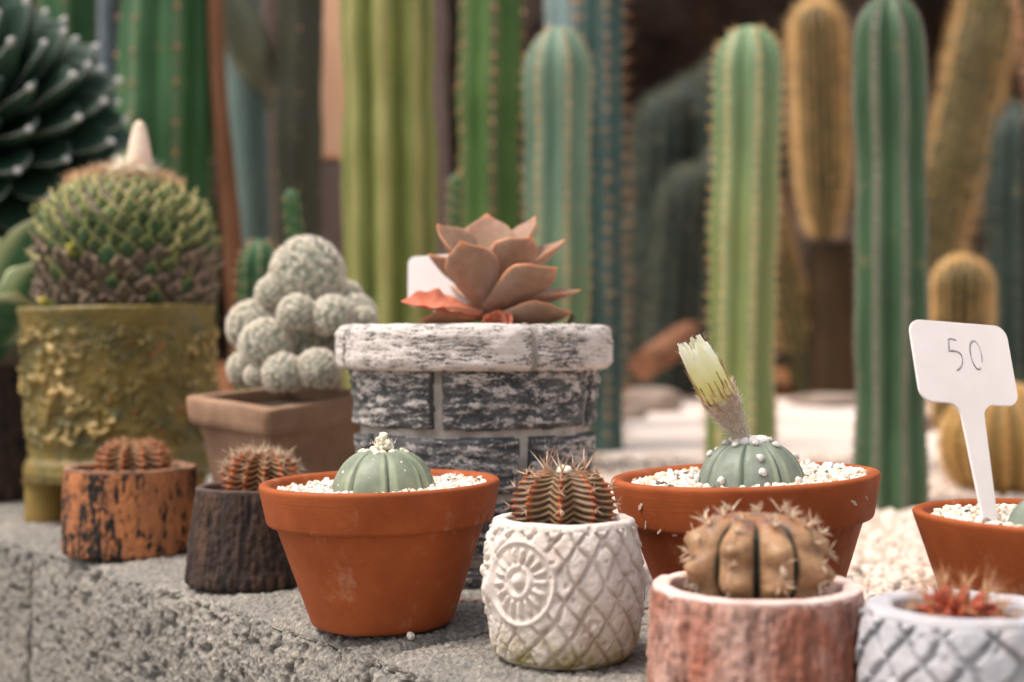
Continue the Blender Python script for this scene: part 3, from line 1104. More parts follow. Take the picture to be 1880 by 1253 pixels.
# ------------------------------------------------------------------ small ribbed cacti
def ribbed(Rr, H, n, phase, mat, sharp=.75, amp=.26, bands=0, banda=.03, chin=0, chins=3, seed=0, pmax=112, flat=.92, groove=False, nr=110, seg=24, acute=0.):
    ns = n * seg
    ph = np.linspace(.001, R(pmax), nr)[::-1]
    PH, AL = np.meshgrid(ph, ang(ns), indexing='ij')
    t = np.abs(np.cos(n * (AL - phase) / 2))                 # 1 on the ridge
    ridge = t ** sharp
    if acute:
        ridge = 1 - np.abs(np.sin(n * (AL - phase) / 2)) ** acute
    wob = .25 * fbm(np.stack([np.sin(AL) * 3, np.cos(AL) * 3, PH * 3], -1), 2, seed)
    rad = 1 - amp * (1 - ridge) * sm(PH, .05, .5)
    band = 0
    if bands:
        arg = PH * bands + wob * 4 + 4.5 * (1 - t)
        band = .5 + .5 * np.sin(arg)
        rad = rad + banda * (band - .5) * sm(PH, .2, .6) * (.4 + .6 * (1 - np.abs(2 * t - 1)))
        rad = rad + banda * .8 * np.sin(arg) * t ** 6 * sm(PH, .2, .6)
    if chin:
        k = np.round(n * (AL - phase) / (2 * PI)) % n
        cp = PH / R(100) * chins + .37 * (k % 2)
        fr = cp - np.floor(cp)
        kn = np.sin(PI * np.clip(fr, 0, 1)) ** 2 * (.7 + .3 * np.sin(k * 2.3 + np.floor(cp) * 1.7))
        rad = rad + chin * kn * np.clip(t, 0, 1) ** 1.2 * sm(PH, .25, .6)
        band = kn
    rad = rad + .03 * fbm(np.stack([np.sin(AL) * 5, np.cos(AL) * 5, PH * 4], -1), 3, seed + 2)
    r = Rr * np.sin(PH) ** flat * rad
    z = H * np.cos(PH) * (.93 + .07 * rad) - H * .12 * np.exp(-(PH / .3) ** 2)
    V = np.stack([r * np.sin(AL), -r * np.cos(AL), z], -1)
    a = (1 - t) ** 3 * 1.0 if groove else ridge
    if groove:
        a = np.clip(1.4 - t / .36, 0, 1) * sm(PH, .45, .8)
    return MB().add(V, gridf(nr, ns), a, band).mesh('cactus_body', mat)


def spine_cluster(name, k, ln, r, mat, spread=.9, bend=.35, seed=0):
    g = np.random.default_rng(seed)
    mb = MB()
    for i in range(k):
        th = 2 * PI * i / k + g.uniform(-.3, .3)
        out = spread * g.uniform(.6, 1.1)
        d0 = np.array([math.cos(th) * out, math.sin(th) * out, 1])
        d0 /= np.linalg.norm(d0)
        L_ = ln * g.uniform(.6, 1.15)
        s = np.linspace(0, 1, 5)[:, None]
        side = np.array([math.cos(th + 1.3), math.sin(th + 1.3), g.uniform(-1, .4)])
        path = s * L_ * d0 + bend * L_ * (s ** 2) * side * g.uniform(-.8, .9)
        V, Fc = tube(path, r * np.array([1, .9, .7, .45, .08]), 5)
        mb.add(V, Fc, g.random())
    return mb.mesh(name, mat)


def place_spines(root, Rr, H, n, phase, phis, meshes, flat=.92, jit=4, lift=1.0, scale=(.8, 1.15)):
    for k in range(n):
        al = phase + k * 2 * PI / n
        for j, ph in enumerate(phis):
            p_ = R(ph + rng.uniform(-jit, jit))
            r = Rr * lift * math.sin(p_) ** flat
            p = Vector((r * math.sin(al), -r * math.cos(al), H * lift * math.cos(p_) - H * .12 * math.exp(-(p_ / .3) ** 2)))
            nn = Vector((math.sin(al) * math.sin(p_) / Rr, -math.cos(al) * math.sin(p_) / Rr, math.cos(p_) / H)).normalized()
            part('spine_cluster', meshes[(k + j) % len(meshes)], root, LRS(p - nn * .0004, zframe(nn) @ Matrix.Rotation(rng.uniform(0, 6), 3, 'Z'), rng.uniform(*scale)))


# in the white owl pot
og = thing('ribbed_cactus', 'dark brown banded cactus with orange ridges and long top spines, in the white owl pot', 'cactus', (oX, oY - .0005, .0682), (0, 0, R(8)), 'small brown ribbed cacti in decorated pots')
part('cactus_body', ribbed(.0238, .0168, 9, R(-14), MT['gymno'], .8, .34, 36, .05, 0, 3, 3, 140, .75, acute=.85), og)
cl = [spine_cluster('spine_cluster', 5, .0058, .00034, MT['spine_pale'], 1.2, .5, 30 + i) for i in range(3)]
place_spines(og, .0238, .0178, 9, R(-14), (40, 64, 90), cl, .75, 5, 1.0, (.6, 1.0))
clt = [spine_cluster('spine_cluster', 3, .012, .00042, MT['spine_pale'], .6, .25, 40 + i) for i in range(3)]
place_spines(og, .0238, .0178, 9, R(-14), (18,), clt, .8, 6, 1.0, (.6, 1.1))
part('wool_crown', tuft_mesh('wool_crown', .0032, 60, 9, MT['wool_cream'], .8), og, LRS((0, -.001, .0152)))

# ------------------------------------------------------------------ bark pots
def stump(label, X, Y, rr, rb, H, thick, mat, rimmat, seed, amp=.0016, soil=.007, group='small pots moulded as tree stumps', seg=300, rot=(0, 0, 0), freq=1., belly=0):
    t = thing('stump_pot', label, 'flower pot', (X, Y, .0005), rot, group)
    wall = resample([(rb - .001, 0), (rb, .002), (rb * .5 + rr * .5 + belly, H * .5), (rr, H - .0015)], .0011)
    V, Fc = lathe(wall, seg)
    al = np.broadcast_to(ang(seg)[None], V.shape[:2])
    q = np.stack([np.sin(al) * rr, np.cos(al) * rr, V[..., 2] * .14], -1) * 330 * freq
    h1 = fbm(q, 4, seed)
    h2 = 1 - np.abs(fbm(q * np.array([.8, .8, 1.6]), 3, seed + 5)) * 2.2
    hh = .6 * h1 + .5 * h2
    h = amp * hh + amp * .5 * fbm(V * 420, 3, seed + 8)
    fade = 1 - sm(V[..., 2], H - .004, H - .001)
    V = V + np.stack([np.sin(al), -np.cos(al), 0 * al], -1) * (h * (.35 + .65 * fade))[..., None]
    a = np.clip(.5 + .5 * hh, 0, 1)
    part('bark_wall', MB().add(V, Fc, a).mesh('bark_wall', mat), t)
    rim = resample(rounded([(rr, H - .0025), (rr + .0004, H), (rr - thick, H), (rr - thick - .001, H - soil - .004)], .0018, 4), .0012)
    V, Fc = lathe(rim, 160)
    al = np.broadcast_to(ang(160)[None], V.shape[:2])
    V = V * (1 + .012 * fbm(V * 140, 3, seed + 2)[..., None] * np.array([1, 1, .0]))
    V[..., 2] += .0006 * fbm(V * 160, 3, seed + 3)
    part('rim', MB().add(V, Fc).mesh('rim', rimmat), t)
    base, Fb = lathe([(.0002, .0), (rb - .001, 0)], 60)
    part('base', MB().add(base, Fb).mesh('base', mat), t)
    soil_disc(rr - thick * .95, H - soil, 'soil_dark', t, seed)
    return t


pX, pY = P(1388, 0, .557).x, .557
stump('pale pink bark pot in the foreground holding the tan cactus', pX, pY, .0402, .0418, .0455, .0068, MT['pink_stump'], MT['pink_rim'], 31, .0019, .008)
tc = thing('ribbed_cactus', 'plump tan warty cactus with dark grooves and curved pale spines, in the pink pot', 'cactus', (pX + .0002, pY - .001, .0548), (0, 0, R(2)), 'small brown ribbed cacti in decorated pots')
part('cactus_body', ribbed(.0264, .0198, 9, R(8), MT['tan'], .45, .30, 0, 0, .20, 2.3, 6, 150, .72, True), tc)
clb = [spine_cluster('spine_cluster', 6, .0056, .00042, MT['spine_pale'], 1.0, .6, 50 + i) for i in range(4)]
place_spines(tc, .0264, .0198, 9, R(8), (22, 40, 62, 84, 106), clb, .72, 6, 1.05, (.8, 1.25))

sX, sY = P(240, 0, .955).x, .955
stump('stump pot with worn orange paint over black, leftmost of the small pots', sX, sY, .0428, .0441, .0566, .005, MT['orange_stump'], MT['orange_rim'], 41, .0011, .005)
rc = thing('ribbed_cactus', 'rusty low ribbed cactus in the orange and black stump pot', 'cactus', (sX + .002, sY, .0580), (0, 0, R(5)), 'small brown ribbed cacti in decorated pots')
part('cactus_body', ribbed(.0248, .0168, 11, R(-8), MT['gymno_rust'], .8, .3, 26, .05, 0, 3, 8, 130, .7, acute=.85), rc)
cls_ = [spine_cluster('spine_cluster', 7, .0055, .00028, MT['spine_rust'], 1.3, .4, 60 + i) for i in range(3)]
place_spines(rc, .0248, .0168, 11, R(-8), (18, 34, 52, 74), cls_, .7, 5, 1., (.7, 1.1))

dX, dY = P(468, 0, .835).x, .835
stump('blackish brown bark pot just left of the clean terracotta pot', dX, dY, .0338, .0398, .0556, .0045, MT['dark_stump'], MT['dark_rim'], 51, .0015, .004)
dc = thing('ribbed_cactus', 'rust brown cactus bristling with long pale spines, in the dark bark pot', 'cactus', (dX + .004, dY + .001, .0585), (0, R(6), R(12)), 'small brown ribbed cacti in decorated pots')
part('cactus_body', ribbed(.0226, .0182, 12, R(0), MT['gymno_rust'], .8, .34, 32, .07, 0, 3, 9, 135, .72, acute=.85), dc)
cld = [spine_cluster('spine_cluster', 6, .0075, .00032, MT['spine_pale'], 1.1, .3, 70 + i) for i in range(4)]
place_spines(dc, .0226, .0182, 12, R(0), (14, 28, 44, 62, 80), cld, .7, 5, 1., (.7, 1.1))

# small red cactus in the pale quilted pot
rX, rY = P(1762, 0, .52).x, .52
rd = thing('ribbed_cactus', 'tiny orange red cactus with a pale spine brush, in the pale quilted pot', 'cactus', (rX - .0004, rY, .0375), (0, 0, 0), 'small brown ribbed cacti in decorated pots')
MT['redskin'] = m_plain('orange_red_skin', c(178, 82, 54), c(122, 62, 46), 110, .55, 400, .001, sss=.1)
bd = ribbed(.0118, .009, 9, 0, MT['redskin'], .8, .35, 0, 0, .12, 2, 7, 100, .7)
part('cactus_body', bd, rd)
tub = MB().add(*[ICO2[0] * np.array([.0022, .0022, .0045]) + [0, 0, .003], ICO2[1]], rng.random(len(ICO2[0]))).mesh('tubercle', MT['redskin'])
clr = [spine_cluster('spine_cluster', 9, .0095, .00018, MT['spine_peach'], .7, .3, 80 + i) for i in range(3)]
for i in range(34):
    ph, al = math.acos(1 - (i + .5) / 34 * 1.05), i * 2.39996
    nn = Vector((math.sin(ph) * math.cos(al), math.sin(ph) * math.sin(al), math.cos(ph)))
    p = Vector((nn.x * .0095, nn.y * .0095, nn.z * .007))
    tb = part('tubercle', tub, rd, LRS(p, zframe(nn), rng.uniform(.8, 1.15)))
    part('spine_cluster', clr[i % 3], tb, LRS((0, 0, .0068)))


# ------------------------------------------------------------------ grey brick pot with the rosette
bX, bY = P(872, 0, .87).x, .87
bp = thing('brick_pattern_pot', 'large pot moulded as grey whitewashed bricks under a thick pale rim', 'flower pot', (bX, bY, .0005))
bwall = resample([(.0625, 0), (.0695, .088), (.0728, .1245)], .0009)
seg = 620
V, _ = lathe(bwall, seg)
al = np.broadcast_to(ang(seg)[None], V.shape[:2])
z = V[..., 2]
ch = .0368
zt = .1245
row = np.floor((zt - z) / ch + .0).astype(int)
fz = (zt - z) / ch - row
fz = fz * ch
off = np.where(row % 2 == 0, R(-15.5), R(24.5))
bl = R(80)
wv = .0008 * fbm(V * 90, 2, 3)
br = np.floor((al - off) / bl).astype(int)
fa = (al - off) - br * bl
da = np.minimum(fa, bl - fa) * .07 + wv
dz = np.minimum(fz, ch - fz) + wv
dz = np.where((row == 0) & (fz < ch / 2), .01, dz)
e = np.minimum(da, dz)
up = sm(e, .0017, .0042)
h = .0038 * up + up * (.0017 * fbm(np.stack([al * 3.2, z * 0, z * 240], -1), 4, 6) + .0013 * fbm(V * np.array([120, 120, 300]), 4, 12)) + .0005 * fbm(V * 250, 3, 2)
V2 = V + np.stack([np.sin(al), -np.cos(al), 0 * al], -1) * h[..., None]
ids = np.where(up > .18, (row + 1) * 20 + (br + 6), 0)
a = np.clip((h - .0022) / .004, 0, 1)
split_grid(V2, quad_ids(ids), a, None, lambda i: ('mortar', MT['mortar']) if i == 0 else ('brick', MT['brick']), bp)
# coping: rounded rim in blocks
rimp = resample(rounded([(.0725, .1235), (.0815, .1235), (.0845, .1285), (.0840, .1455), (.0805, .1502), (.069, .1502), (.066, .1380)], .0045, 5), .0009)
seg = 620
V, _ = lathe(rimp, seg)
al = np.broadcast_to(ang(seg)[None], V.shape[:2])
rb_ = np.floor((al - R(25.3)) / R(90)).astype(int)
fa = (al - R(25.3)) - rb_ * R(90)
dj = np.minimum(fa, R(90) - fa) * .084
gap = 1 - sm(dj, .0011, .0026)
h = -.0034 * gap + (1 - gap) * (.0012 * fbm(np.stack([al * 4, 0 * al, V[..., 2] * 260 + V[..., 0] * 20], -1), 4, 3) + .0016 * fbm(V * 45, 3, 5) + .0007 * fbm(V * 190, 3, 8))
rr = np.hypot(V[..., 0], V[..., 1])
outw = sm(rr, .07, .08)
V2 = V + np.stack([np.sin(al), -np.cos(al), 0 * al], -1) * (h * outw)[..., None]
V2[..., 2] += h * (1 - outw) * (V[..., 2] > .14) + np.where(V[..., 2] > .14, .0013 * fbm(V * 30, 2, 15), 0)
split_grid(V2, quad_ids(np.where(gap > .5, np.round((al - R(25.3)) / R(90)).astype(int) % 4, rb_ + 10)), np.clip(.5 + h / .004, 0, 1), None, lambda i: ('rim_joint', MT['mortar']) if i < 4 else ('rim_block', MT['brickrim']), bp)
Vb, Fb = lathe([(.0002, 0), (.0625, 0)], 80)
part('base', MB().add(Vb, Fb).mesh('base', MT['mortar']), bp)
soil_disc(.0672, .1462, 'soil_dark', bp, 9, .003)
n = 500
th, rr_ = rng.uniform(0, 2 * PI, n), .066 * np.sqrt(rng.random(n))
V, Fc, rn = stones(np.stack([rr_ * np.cos(th), rr_ * np.sin(th), .1465 + rng.uniform(-.001, .002, n)], -1), rng.uniform(.001, .0028, n))
part('grit', MB().add(V, Fc, rn).mesh('grit', MT['bed_stone'], False), bp, None, None, 'stuff')


def leaf_mesh(name, L, W, th, mats, cup=.25, bend=.12, tipsharp=1.0, seed=0, belly=.55, nl=26, ns=20, wavy=0., ep=14):
    """a fleshy leaf along +Y, upper face +Z"""
    s = np.linspace(0, 1, nl)
    # half width: narrow base, widest past the middle, short pointed tip
    wv = np.interp(s, [0, .12, .3, .5, belly + .08, .80, .90, .96, 1], [.36, .46, .72, .95, 1, .74, .38, .14, .012])
    k = np.array([.2, .6, .2])
    wv[1:-1] = np.convolve(wv, k, 'same')[1:-1]
    wv = wv * W / 2
    phi = np.linspace(0, 2 * PI, ns, endpoint=False)
    x = wv[:, None] * np.cos(phi)[None]
    tv = th * np.interp(s, [0, .2, .7, .93, 1], [.8, 1, .8, .35, .02])
    zz = tv[:, None] * np.sin(phi)[None] * np.where(np.sin(phi) > 0, .35, .65)[None]
    zz = zz + cup * (x ** 2) / (W / 2)
    y = s[:, None] * L + 0 * x
    zz = zz + bend * L * (s ** 2)[:, None]
    V = np.stack([x, y, zz], -1)
    if wavy:
        V[..., 2] += wavy * np.sin(s * 26)[:, None] * (np.abs(x) / (W / 2)) ** 3
    V += .03 * th * fbm(V * 180, 2, seed)[..., None]
    edge = np.abs(np.cos(phi))[None] ** ep * sm(s, .12, .45)[:, None]
    edge = np.maximum(edge, sm(s, .86, .98)[:, None])
    return MB().add(V, gridf(nl, ns), edge, np.broadcast_to(s[:, None], x.shape)).mesh(name, mats)


ro = thing('rosette_succulent', 'dusky brown pink rosette succulent with orange leaf edges on the grey brick pot', 'succulent', (bX + .006, bY, .147))
RB = Vector(ro.location)
stp = [P(884, 590, .868), P(890, 560, .868), P(903, 520, .868), P(908, 488, .87)]
V, Fc = tube([tuple(p - RB) for p in stp], [.0042, .004, .0036, .002], 10)
part('stem', MB().add(V, Fc).mesh('stem', MT['stem']), ro)
# every leaf: base pixel + depth, tip pixel + depth, facing of its upper side, width, curl
LV = [
    ((900, 520, .872), (893, 394, .890), (0, -1, .45), .034, .30, 0),
    ((893, 525, .872), (803, 412, .868), (.75, -.55, .4), .030, .5, 0),
    ((893, 566, .862), (846, 443, .838), (.12, 1, .5), .0335, .32, 0),
    ((905, 525, .868), (976, 436, .850), (-.35, .8, .7), .033, .35, 0),
    ((915, 505, .880), (982, 398, .894), (-.6, -.55, .6), .022, .4, 0),
    ((915, 530, .875), (1036, 440, .884), (-.5, -.3, .8), .026, .4, 0),
    ((896, 566, .860), (1022, 492, .838), (-.35, .75, .8), .034, .35, 0),
    ((905, 560, .872), (1066, 532, .876), (-.12, -.2, 1), .026, .3, 0),
    ((900, 588, .862), (1048, 573, .846), (-.1, .5, 1), .029, .3, 0),
    ((890, 545, .870), (787, 466, .864), (.55, .25, .8), .028, .35, 0),
    ((884, 575, .862), (772, 588, .846), (.05, .5, 1), .024, .25, 2),
    ((897, 510, .882), (855, 428, .912), (.4, -.8, .5), .028, .3, 0),
    ((903, 500, .876), (925, 425, .892), (-.2, -.8, .5), .022, .4, 0),
    ((900, 560, .885), (950, 520, .938), (-.2, -.6, .8), .030, .3, 0),
    ((895, 560, .885), (850, 520, .938), (.2, -.6, .8), .030, .3, 0),
    ((905, 510, .870), (915, 446, .872), (0, -.6, .8), .014, .4, 0),
]
for i, (bpx, tpx, nz, W, cup, kind) in enumerate(LV):
    b_, t_ = P(*bpx), P(*tpx)
    L_ = (t_ - b_).length
    m = [MT['leaf'], MT['leaf_red'], MT['leaf_pale']][kind]
    Rm = frame(t_ - b_, nz)
    bend = .10
    # aim a little below the tip: the leaf curls up to it
    y_ = (t_ - b_) - (Rm @ Vector((0, 0, 1))) * bend * L_
    Rm = frame(y_, nz)
    part('leaf', leaf_mesh('leaf', y_.length, W, .0062, m, cup, bend, seed=i), ro, LRS(b_ - RB, Rm), 'pale fading lower leaf' if kind == 2 else None)
# withered orange red leaves at the foot of the rosette
b_, t_ = P(878, 575, .858), P(738, 547, .838)
part('leaf', leaf_mesh('leaf', (t_ - b_).length, .021, .004, MT['leaf_red'], .55, -.05, seed=77, belly=.4, wavy=.0016), ro, LRS(b_ - RB, frame(t_ - b_, (.2, -.6, .9))), 'withered orange red leaf drooping over the rim')
for (bb, tt, W) in [((905, 600, .852), (918, 566, .846), .013), ((915, 600, .85), (940, 575, .848), .010), ((898, 602, .852), (890, 574, .846), .009)]:
    b_, t_ = P(*bb), P(*tt)
    part('leaf', leaf_mesh('leaf', (t_ - b_).length, W, .003, MT['leaf_red'], .9, .2, seed=int(bb[0]), wavy=.0012), ro, LRS(b_ - RB, frame(t_ - b_, (.2, -1, .2))), 'small curled orange red leaf')

# dark dried leaf lying on the rim, right of the rosette
b_, t_ = P(1038, 600, .868), P(1062, 590, .866)
dl = part('dried_leaf', leaf_mesh('dried_leaf', (t_ - b_).length, .008, .002, MT['soil_dark'], .8, .5, seed=5, wavy=.001), None, LRS(b_, frame(t_ - b_, (0, -.4, 1))))
tag(dl, 'small dark dried leaf on top of the brick pot, right of the rosette', 'leaf')


# ------------------------------------------------------------------ plant tags
def plate(outline, th, mat, name):
    """a flat cut-out of real thickness with softened edges"""
    bm = bmesh.new()
    vs_ = [bm.verts.new((x, 0, z_)) for x, z_ in outline]
    f = bm.faces.new(vs_)
    r_ = bmesh.ops.extrude_face_region(bm, geom=[f])
    for v in r_['geom']:
        if isinstance(v, bmesh.types.BMVert):
            v.co.y += th
    bmesh.ops.recalc_face_normals(bm, faces=bm.faces)
    eds = [e_ for e_ in bm.edges if abs(e_.verts[0].co.y - e_.verts[1].co.y) < 1e-7]
    bmesh.ops.bevel(bm, geom=eds, offset=.0003, segments=2, affect='EDGES')
    me = bpy.data.meshes.new(name)
    bm.to_mesh(me)
    bm.free()
    me.materials.append(mat)
    return me


def arc(cx, cz, r, a0, a1, n=7):
    return [(cx + r * math.cos(R(t)), cz + r * math.sin(R(t))) for t in np.linspace(a0, a1, n)]


def tag_outline(w_, h_, sw0, sw1, sl, r):
    """T shaped tag; origin at the foot of the stake"""
    z0, z1 = sl, sl + h_
    o = [(-sw1 * .5, 0), (sw1 * .5, 0), (sw0 * .5, z0 - .006)]
    o += arc(sw0 * .5 + .006, z0 - .006, .006, 180, 90)[1:]
    o += arc(w_ / 2 - r, z0 + r, r, -90, 0)
    o += arc(w_ / 2 - r, z1 - r, r, 0, 90)
    o += arc(-w_ / 2 + r, z1 - r, r, 90, 180)
    o += arc(-w_ / 2 + r, z0 + r, r, 180, 270)
    o += arc(-sw0 * .5 - .006, z0 - .006, .006, 90, 0)[:-1]
    o += [(-sw0 * .5, z0 - .006)]
    # drop doubles
    out = [o[0]]
    for p in o[1:]:
        if (p[0] - out[-1][0]) ** 2 + (p[1] - out[-1][1]) ** 2 > 1e-9:
            out.append(p)
    return out


def tag_matrix(foot, yaw, lean, roll=0):
    return LRS(foot, Matrix.Rotation(R(yaw), 3, 'Z') @ Matrix.Rotation(R(lean), 3, 'X') @ Matrix.Rotation(R(roll), 3, 'Y'))


TD = .612
foot = P(1824, 985, TD)
pt = thing('price_tag', 'white plastic plant tag with 50 written in pencil', 'plant tag')
pt.matrix_basis = tag_matrix(foot, 21, -19, 3.8)
part('tag_plate', plate(tag_outline(.0530, .0385, .0125, .0072, .0595, .0062), .0013, MT['plastic'], 'tag_plate'), pt)


def stroke(pts, rad, name, parent):
    pts = np.array(pts, float)
    rad = rad * (.55 + .7 * np.abs(np.sin(np.linspace(.5, 5.5, len(pts)))))
    V, Fc = tube(np.stack([pts[:, 0], np.full(len(pts), -.00008), pts[:, 1]], -1), rad, 6)
    V[:, 1] = -.00008 + (V[:, 1] + .00008) * .25
    part(name, MB().add(V, Fc).mesh(name, MT['pencil']), parent)


cz = .0595 + .0385 - .016
u = .0072
def qb(p0, p1, p2, n=9):
    return [((1 - t) ** 2 * p0[0] + 2 * t * (1 - t) * p1[0] + t * t * p2[0], (1 - t) ** 2 * p0[1] + 2 * t * (1 - t) * p1[1] + t * t * p2[1]) for t in np.linspace(0, 1, n)]


ox = -.0075
stroke([(ox + .0005, cz + u), (ox + .002, cz + u + .0006), (ox + .0048, cz + u + .0002)], .00044, 'digit_five', pt)
stroke([(ox + .0008, cz + u), (ox + .0004, cz + u * .55), (ox + .0001, cz + u * .25)] + qb((ox + .0001, cz + u * .25), (ox + .0072, cz + u * .42), (ox + .0066, cz - u * .25))[1:] + qb((ox + .0066, cz - u * .25), (ox + .0062, cz - u * .75), (ox + .0026, cz - u * 1.0))[1:], .00036, 'digit_five', pt)
zx, zz0 = ox + .0145, cz + .0008
stroke([(zx + .0030 * math.cos(R(t)) * (1 + .1 * math.sin(R(t))), zz0 + .0068 * math.sin(R(t))) for t in np.linspace(75, 300, 20)], .00036, 'digit_zero', pt)
stroke([(zx + .0030 * math.cos(R(t)), zz0 + .0068 * math.sin(R(t))) for t in np.linspace(-30, 95, 10)], .0002, 'digit_zero', pt)

bt = thing('plant_tag', 'blank white plastic tag standing behind the rosette, left side', 'plant tag')
bt.matrix_basis = tag_matrix(P(812, 655, .905), -10, -14, -3)
part('tag_plate', plate(tag_outline(.046, .034, .010, .007, .034, .005), .0013, MT['plastic'], 'tag_plate'), bt)

# ------------------------------------------------------------------ small terracotta pot under the price tag, cropped at the right edge
tX, tY = P(1938, 0, .615).x, .615
tp = terracotta('terracotta pot cropped by the right edge, with the price tag stuck in its grit', tX, tY, .0612, .066, MT['terra1'], (0, R(.8), 0), rb=.62, band=False)
soil_disc(.054, .0592, 'bed', tp, 2, nm='grit_base')
grit(.0545, .0612, 1900, tp, (.0011, .0021), (.0, .015))
ec = thing('star_cactus', 'grey green dome cactus barely seen at the right edge, beside the price tag', 'cactus', (P(1938, 0, .608).x, .606, .0555), (0, 0, 0), 'spineless star cacti')
part('cactus_body', astro_body(.0215, .021, 8, R(4), 23, MT['astro_right']), ec)

# ------------------------------------------------------------------ brown square clay pot with the clustered white cactus
qx, qy = P(533, 0, .997).x, .992
qp = thing('square_clay_pot', 'square brown clay pot set corner forward between gold pot and brick pot', 'flower pot', (qx, qy, .001), (R(5.5), R(-1.0), 0))


def square_ring(half, z_, r=.006, n=5):
    """a ring with rounded corners, one corner towards the camera"""
    pts = []
    for k in range(4):
        a0 = -PI / 2 + k * PI / 2
        ccx, ccz = (half - r * 1.414) * math.cos(a0), (half - r * 1.414) * math.sin(a0)
        for t in np.linspace(-PI / 4, PI / 4, n):
            pts.append((ccx + r * math.cos(a0 + t), ccz + r * math.sin(a0 + t), z_))
        # intermediate point on the flat
        a1 = a0 + PI / 2
        e0 = np.array(pts[-1])
        ncx, ncz = (half - r * 1.414) * math.cos(a1), (half - r * 1.414) * math.sin(a1)
        e1 = np.array((ncx + r * math.cos(a1 - PI / 4), ncz + r * math.sin(a1 - PI / 4), z_))
        for t in np.linspace(0, 1, 8)[1:-1]:
            pts.append(tuple(e0 + (e1 - e0) * t))
    return pts


rings = [(.0005, 0), (.044, 0), (.0470, .003), (.0605, .0835), (.0612, .0845), (.0675, .0848), (.0690, .0862), (.0705, .1010), (.0700, .1025), (.0685, .1033), (.0590, .1033), (.0580, .1022), (.054, .075), (.0005, .075)]
Rg = np.array([square_ring(max(hf, .0005), z_, min(.006, hf * .3)) for hf, z_ in rings])
sub = [Rg[0]]
for a_, b_ in zip(Rg[:-1], Rg[1:]):
    for t in np.linspace(0, 1, 4)[1:]:
        sub.append(a_ + (b_ - a_) * t)
Rg = np.array(sub)
Rg = Rg + .0009 * fbm(Rg * 45, 3, 5)[..., None]
part('pot_body', MB().add(Rg, gridf(len(Rg), Rg.shape[1])).mesh('pot_body', MT['clay']), qp)
V = np.array(square_ring(.0585, .0925, .004))
V = np.concatenate([V, [[0, 0, .094]]])
k = len(V) - 1
part('soil', MB().add(V, [[i, (i + 1) % k, k] for i in range(k)]).mesh('soil', MT['soil_dark']), qp)

mc = thing('cluster_cactus', 'cluster of round white furry cactus heads in the square brown pot', 'cactus', (qx + .012, qy, .092))
MCL = Vector(mc.location)
MT['mamm'] = m_plain('grey_green_nipple_skin', c(146, 150, 132), c(172, 172, 152), 120, .7, 400, .001)
MT['mspine'] = m_rnd('white_bristle', [(0, c(252, 246, 234)), (.86, c(248, 240, 224)), (.9, c(232, 196, 124)), (1, c(220, 176, 100))], .8, None, .15, .1)


def mamm_head(cx, cy, d, rpx, elong=1.0, lean=(0, 0, 1)):
    ctr = P(cx, cy, d) - MCL
    r = rpx * .96 * d / FPX
    n = int(165 * max(.7, min(1.9, (r / .0135))))
    ln = .30
    V, Fc = ICO3
    sc = np.array([1, 1, elong])
    head = part('head', MB().add(V * r * .93 * sc * (1 + .10 * fbm(V * 1.7, 2, int(cx)))[:, None], Fc).mesh('head', MT['mamm']), mc, LRS(ctr, zframe(lean)))
    mb = MB()
    i = np.arange(n)
    zc = 1 - 1.8 * (i + .5) / n
    th = i * 2.39996 + rng.normal(0, .09, n)
    zc = np.clip(zc + rng.normal(0, .03, n), -.98, .995)
    rr_ = np.sqrt(1 - zc ** 2)
    nn = np.stack([rr_ * np.cos(th), rr_ * np.sin(th), zc], -1)
    pos = nn * r * sc
    tubr = r * 1.5 / math.sqrt(n)
    T, Ft = ICO1
    for k in range(n):                              # a nipple under every star of bristles
        mb.add(T * tubr * .7 + pos[k] * .95, Ft, .0, 0, 1)
    ns = 28
    Nn = np.repeat(nn, ns, 0)
    Pp = np.repeat(pos, ns, 0) * (1 + .06)
    t1 = np.cross(Nn, rng.normal(size=Nn.shape))
    t1 /= np.linalg.norm(t1, axis=1)[:, None]
    D = t1 * rng.uniform(.5, 1.1, (len(Nn), 1)) + Nn * rng.uniform(.35, 1.0, (len(Nn), 1))
    L_ = tubr * rng.uniform(1.5, 2.7, len(Nn))
    V, Fs = cones(Pp, D, L_, .00016 + .004 * r)
    mb.add(V, Fs, np.repeat(rng.uniform(0, .8, len(Nn)), 4))
    nc = 5
    Nn = np.repeat(nn, nc, 0)
    V, Fs = cones(np.repeat(pos, nc, 0) * 1.07, Nn + rng.normal(0, .35, Nn.shape), tubr * rng.uniform(.8, 1.6, len(Nn)), .0004)
    mb.add(V, Fs, np.repeat(rng.uniform(.92, 1., len(Nn)), 4))
    part('bristles', mb.mesh('bristles', [MT['mspine'], MT['mamm']]), head, None, None, 'stuff')


for h in [(564, 512, .995, 64, 1.12), (503, 541, .985, 31), (547, 578, .962, 34), (612, 583, .962, 37), (655, 575, .985, 31), (634, 548, 1.02, 30), (466, 601, .985, 45), (488, 634, .962, 44),
          (449, 676, .975, 28), (472, 690, .955, 21), (521, 688, .945, 35), (584, 680, .945, 36), (440, 690, .99, 18), (598, 545, .985, 22), (668, 588, .97, 22), (560, 640, 1.0, 55), (625, 640, 1.0, 40), (520, 620, 1.03, 50)]:
    mamm_head(*h)

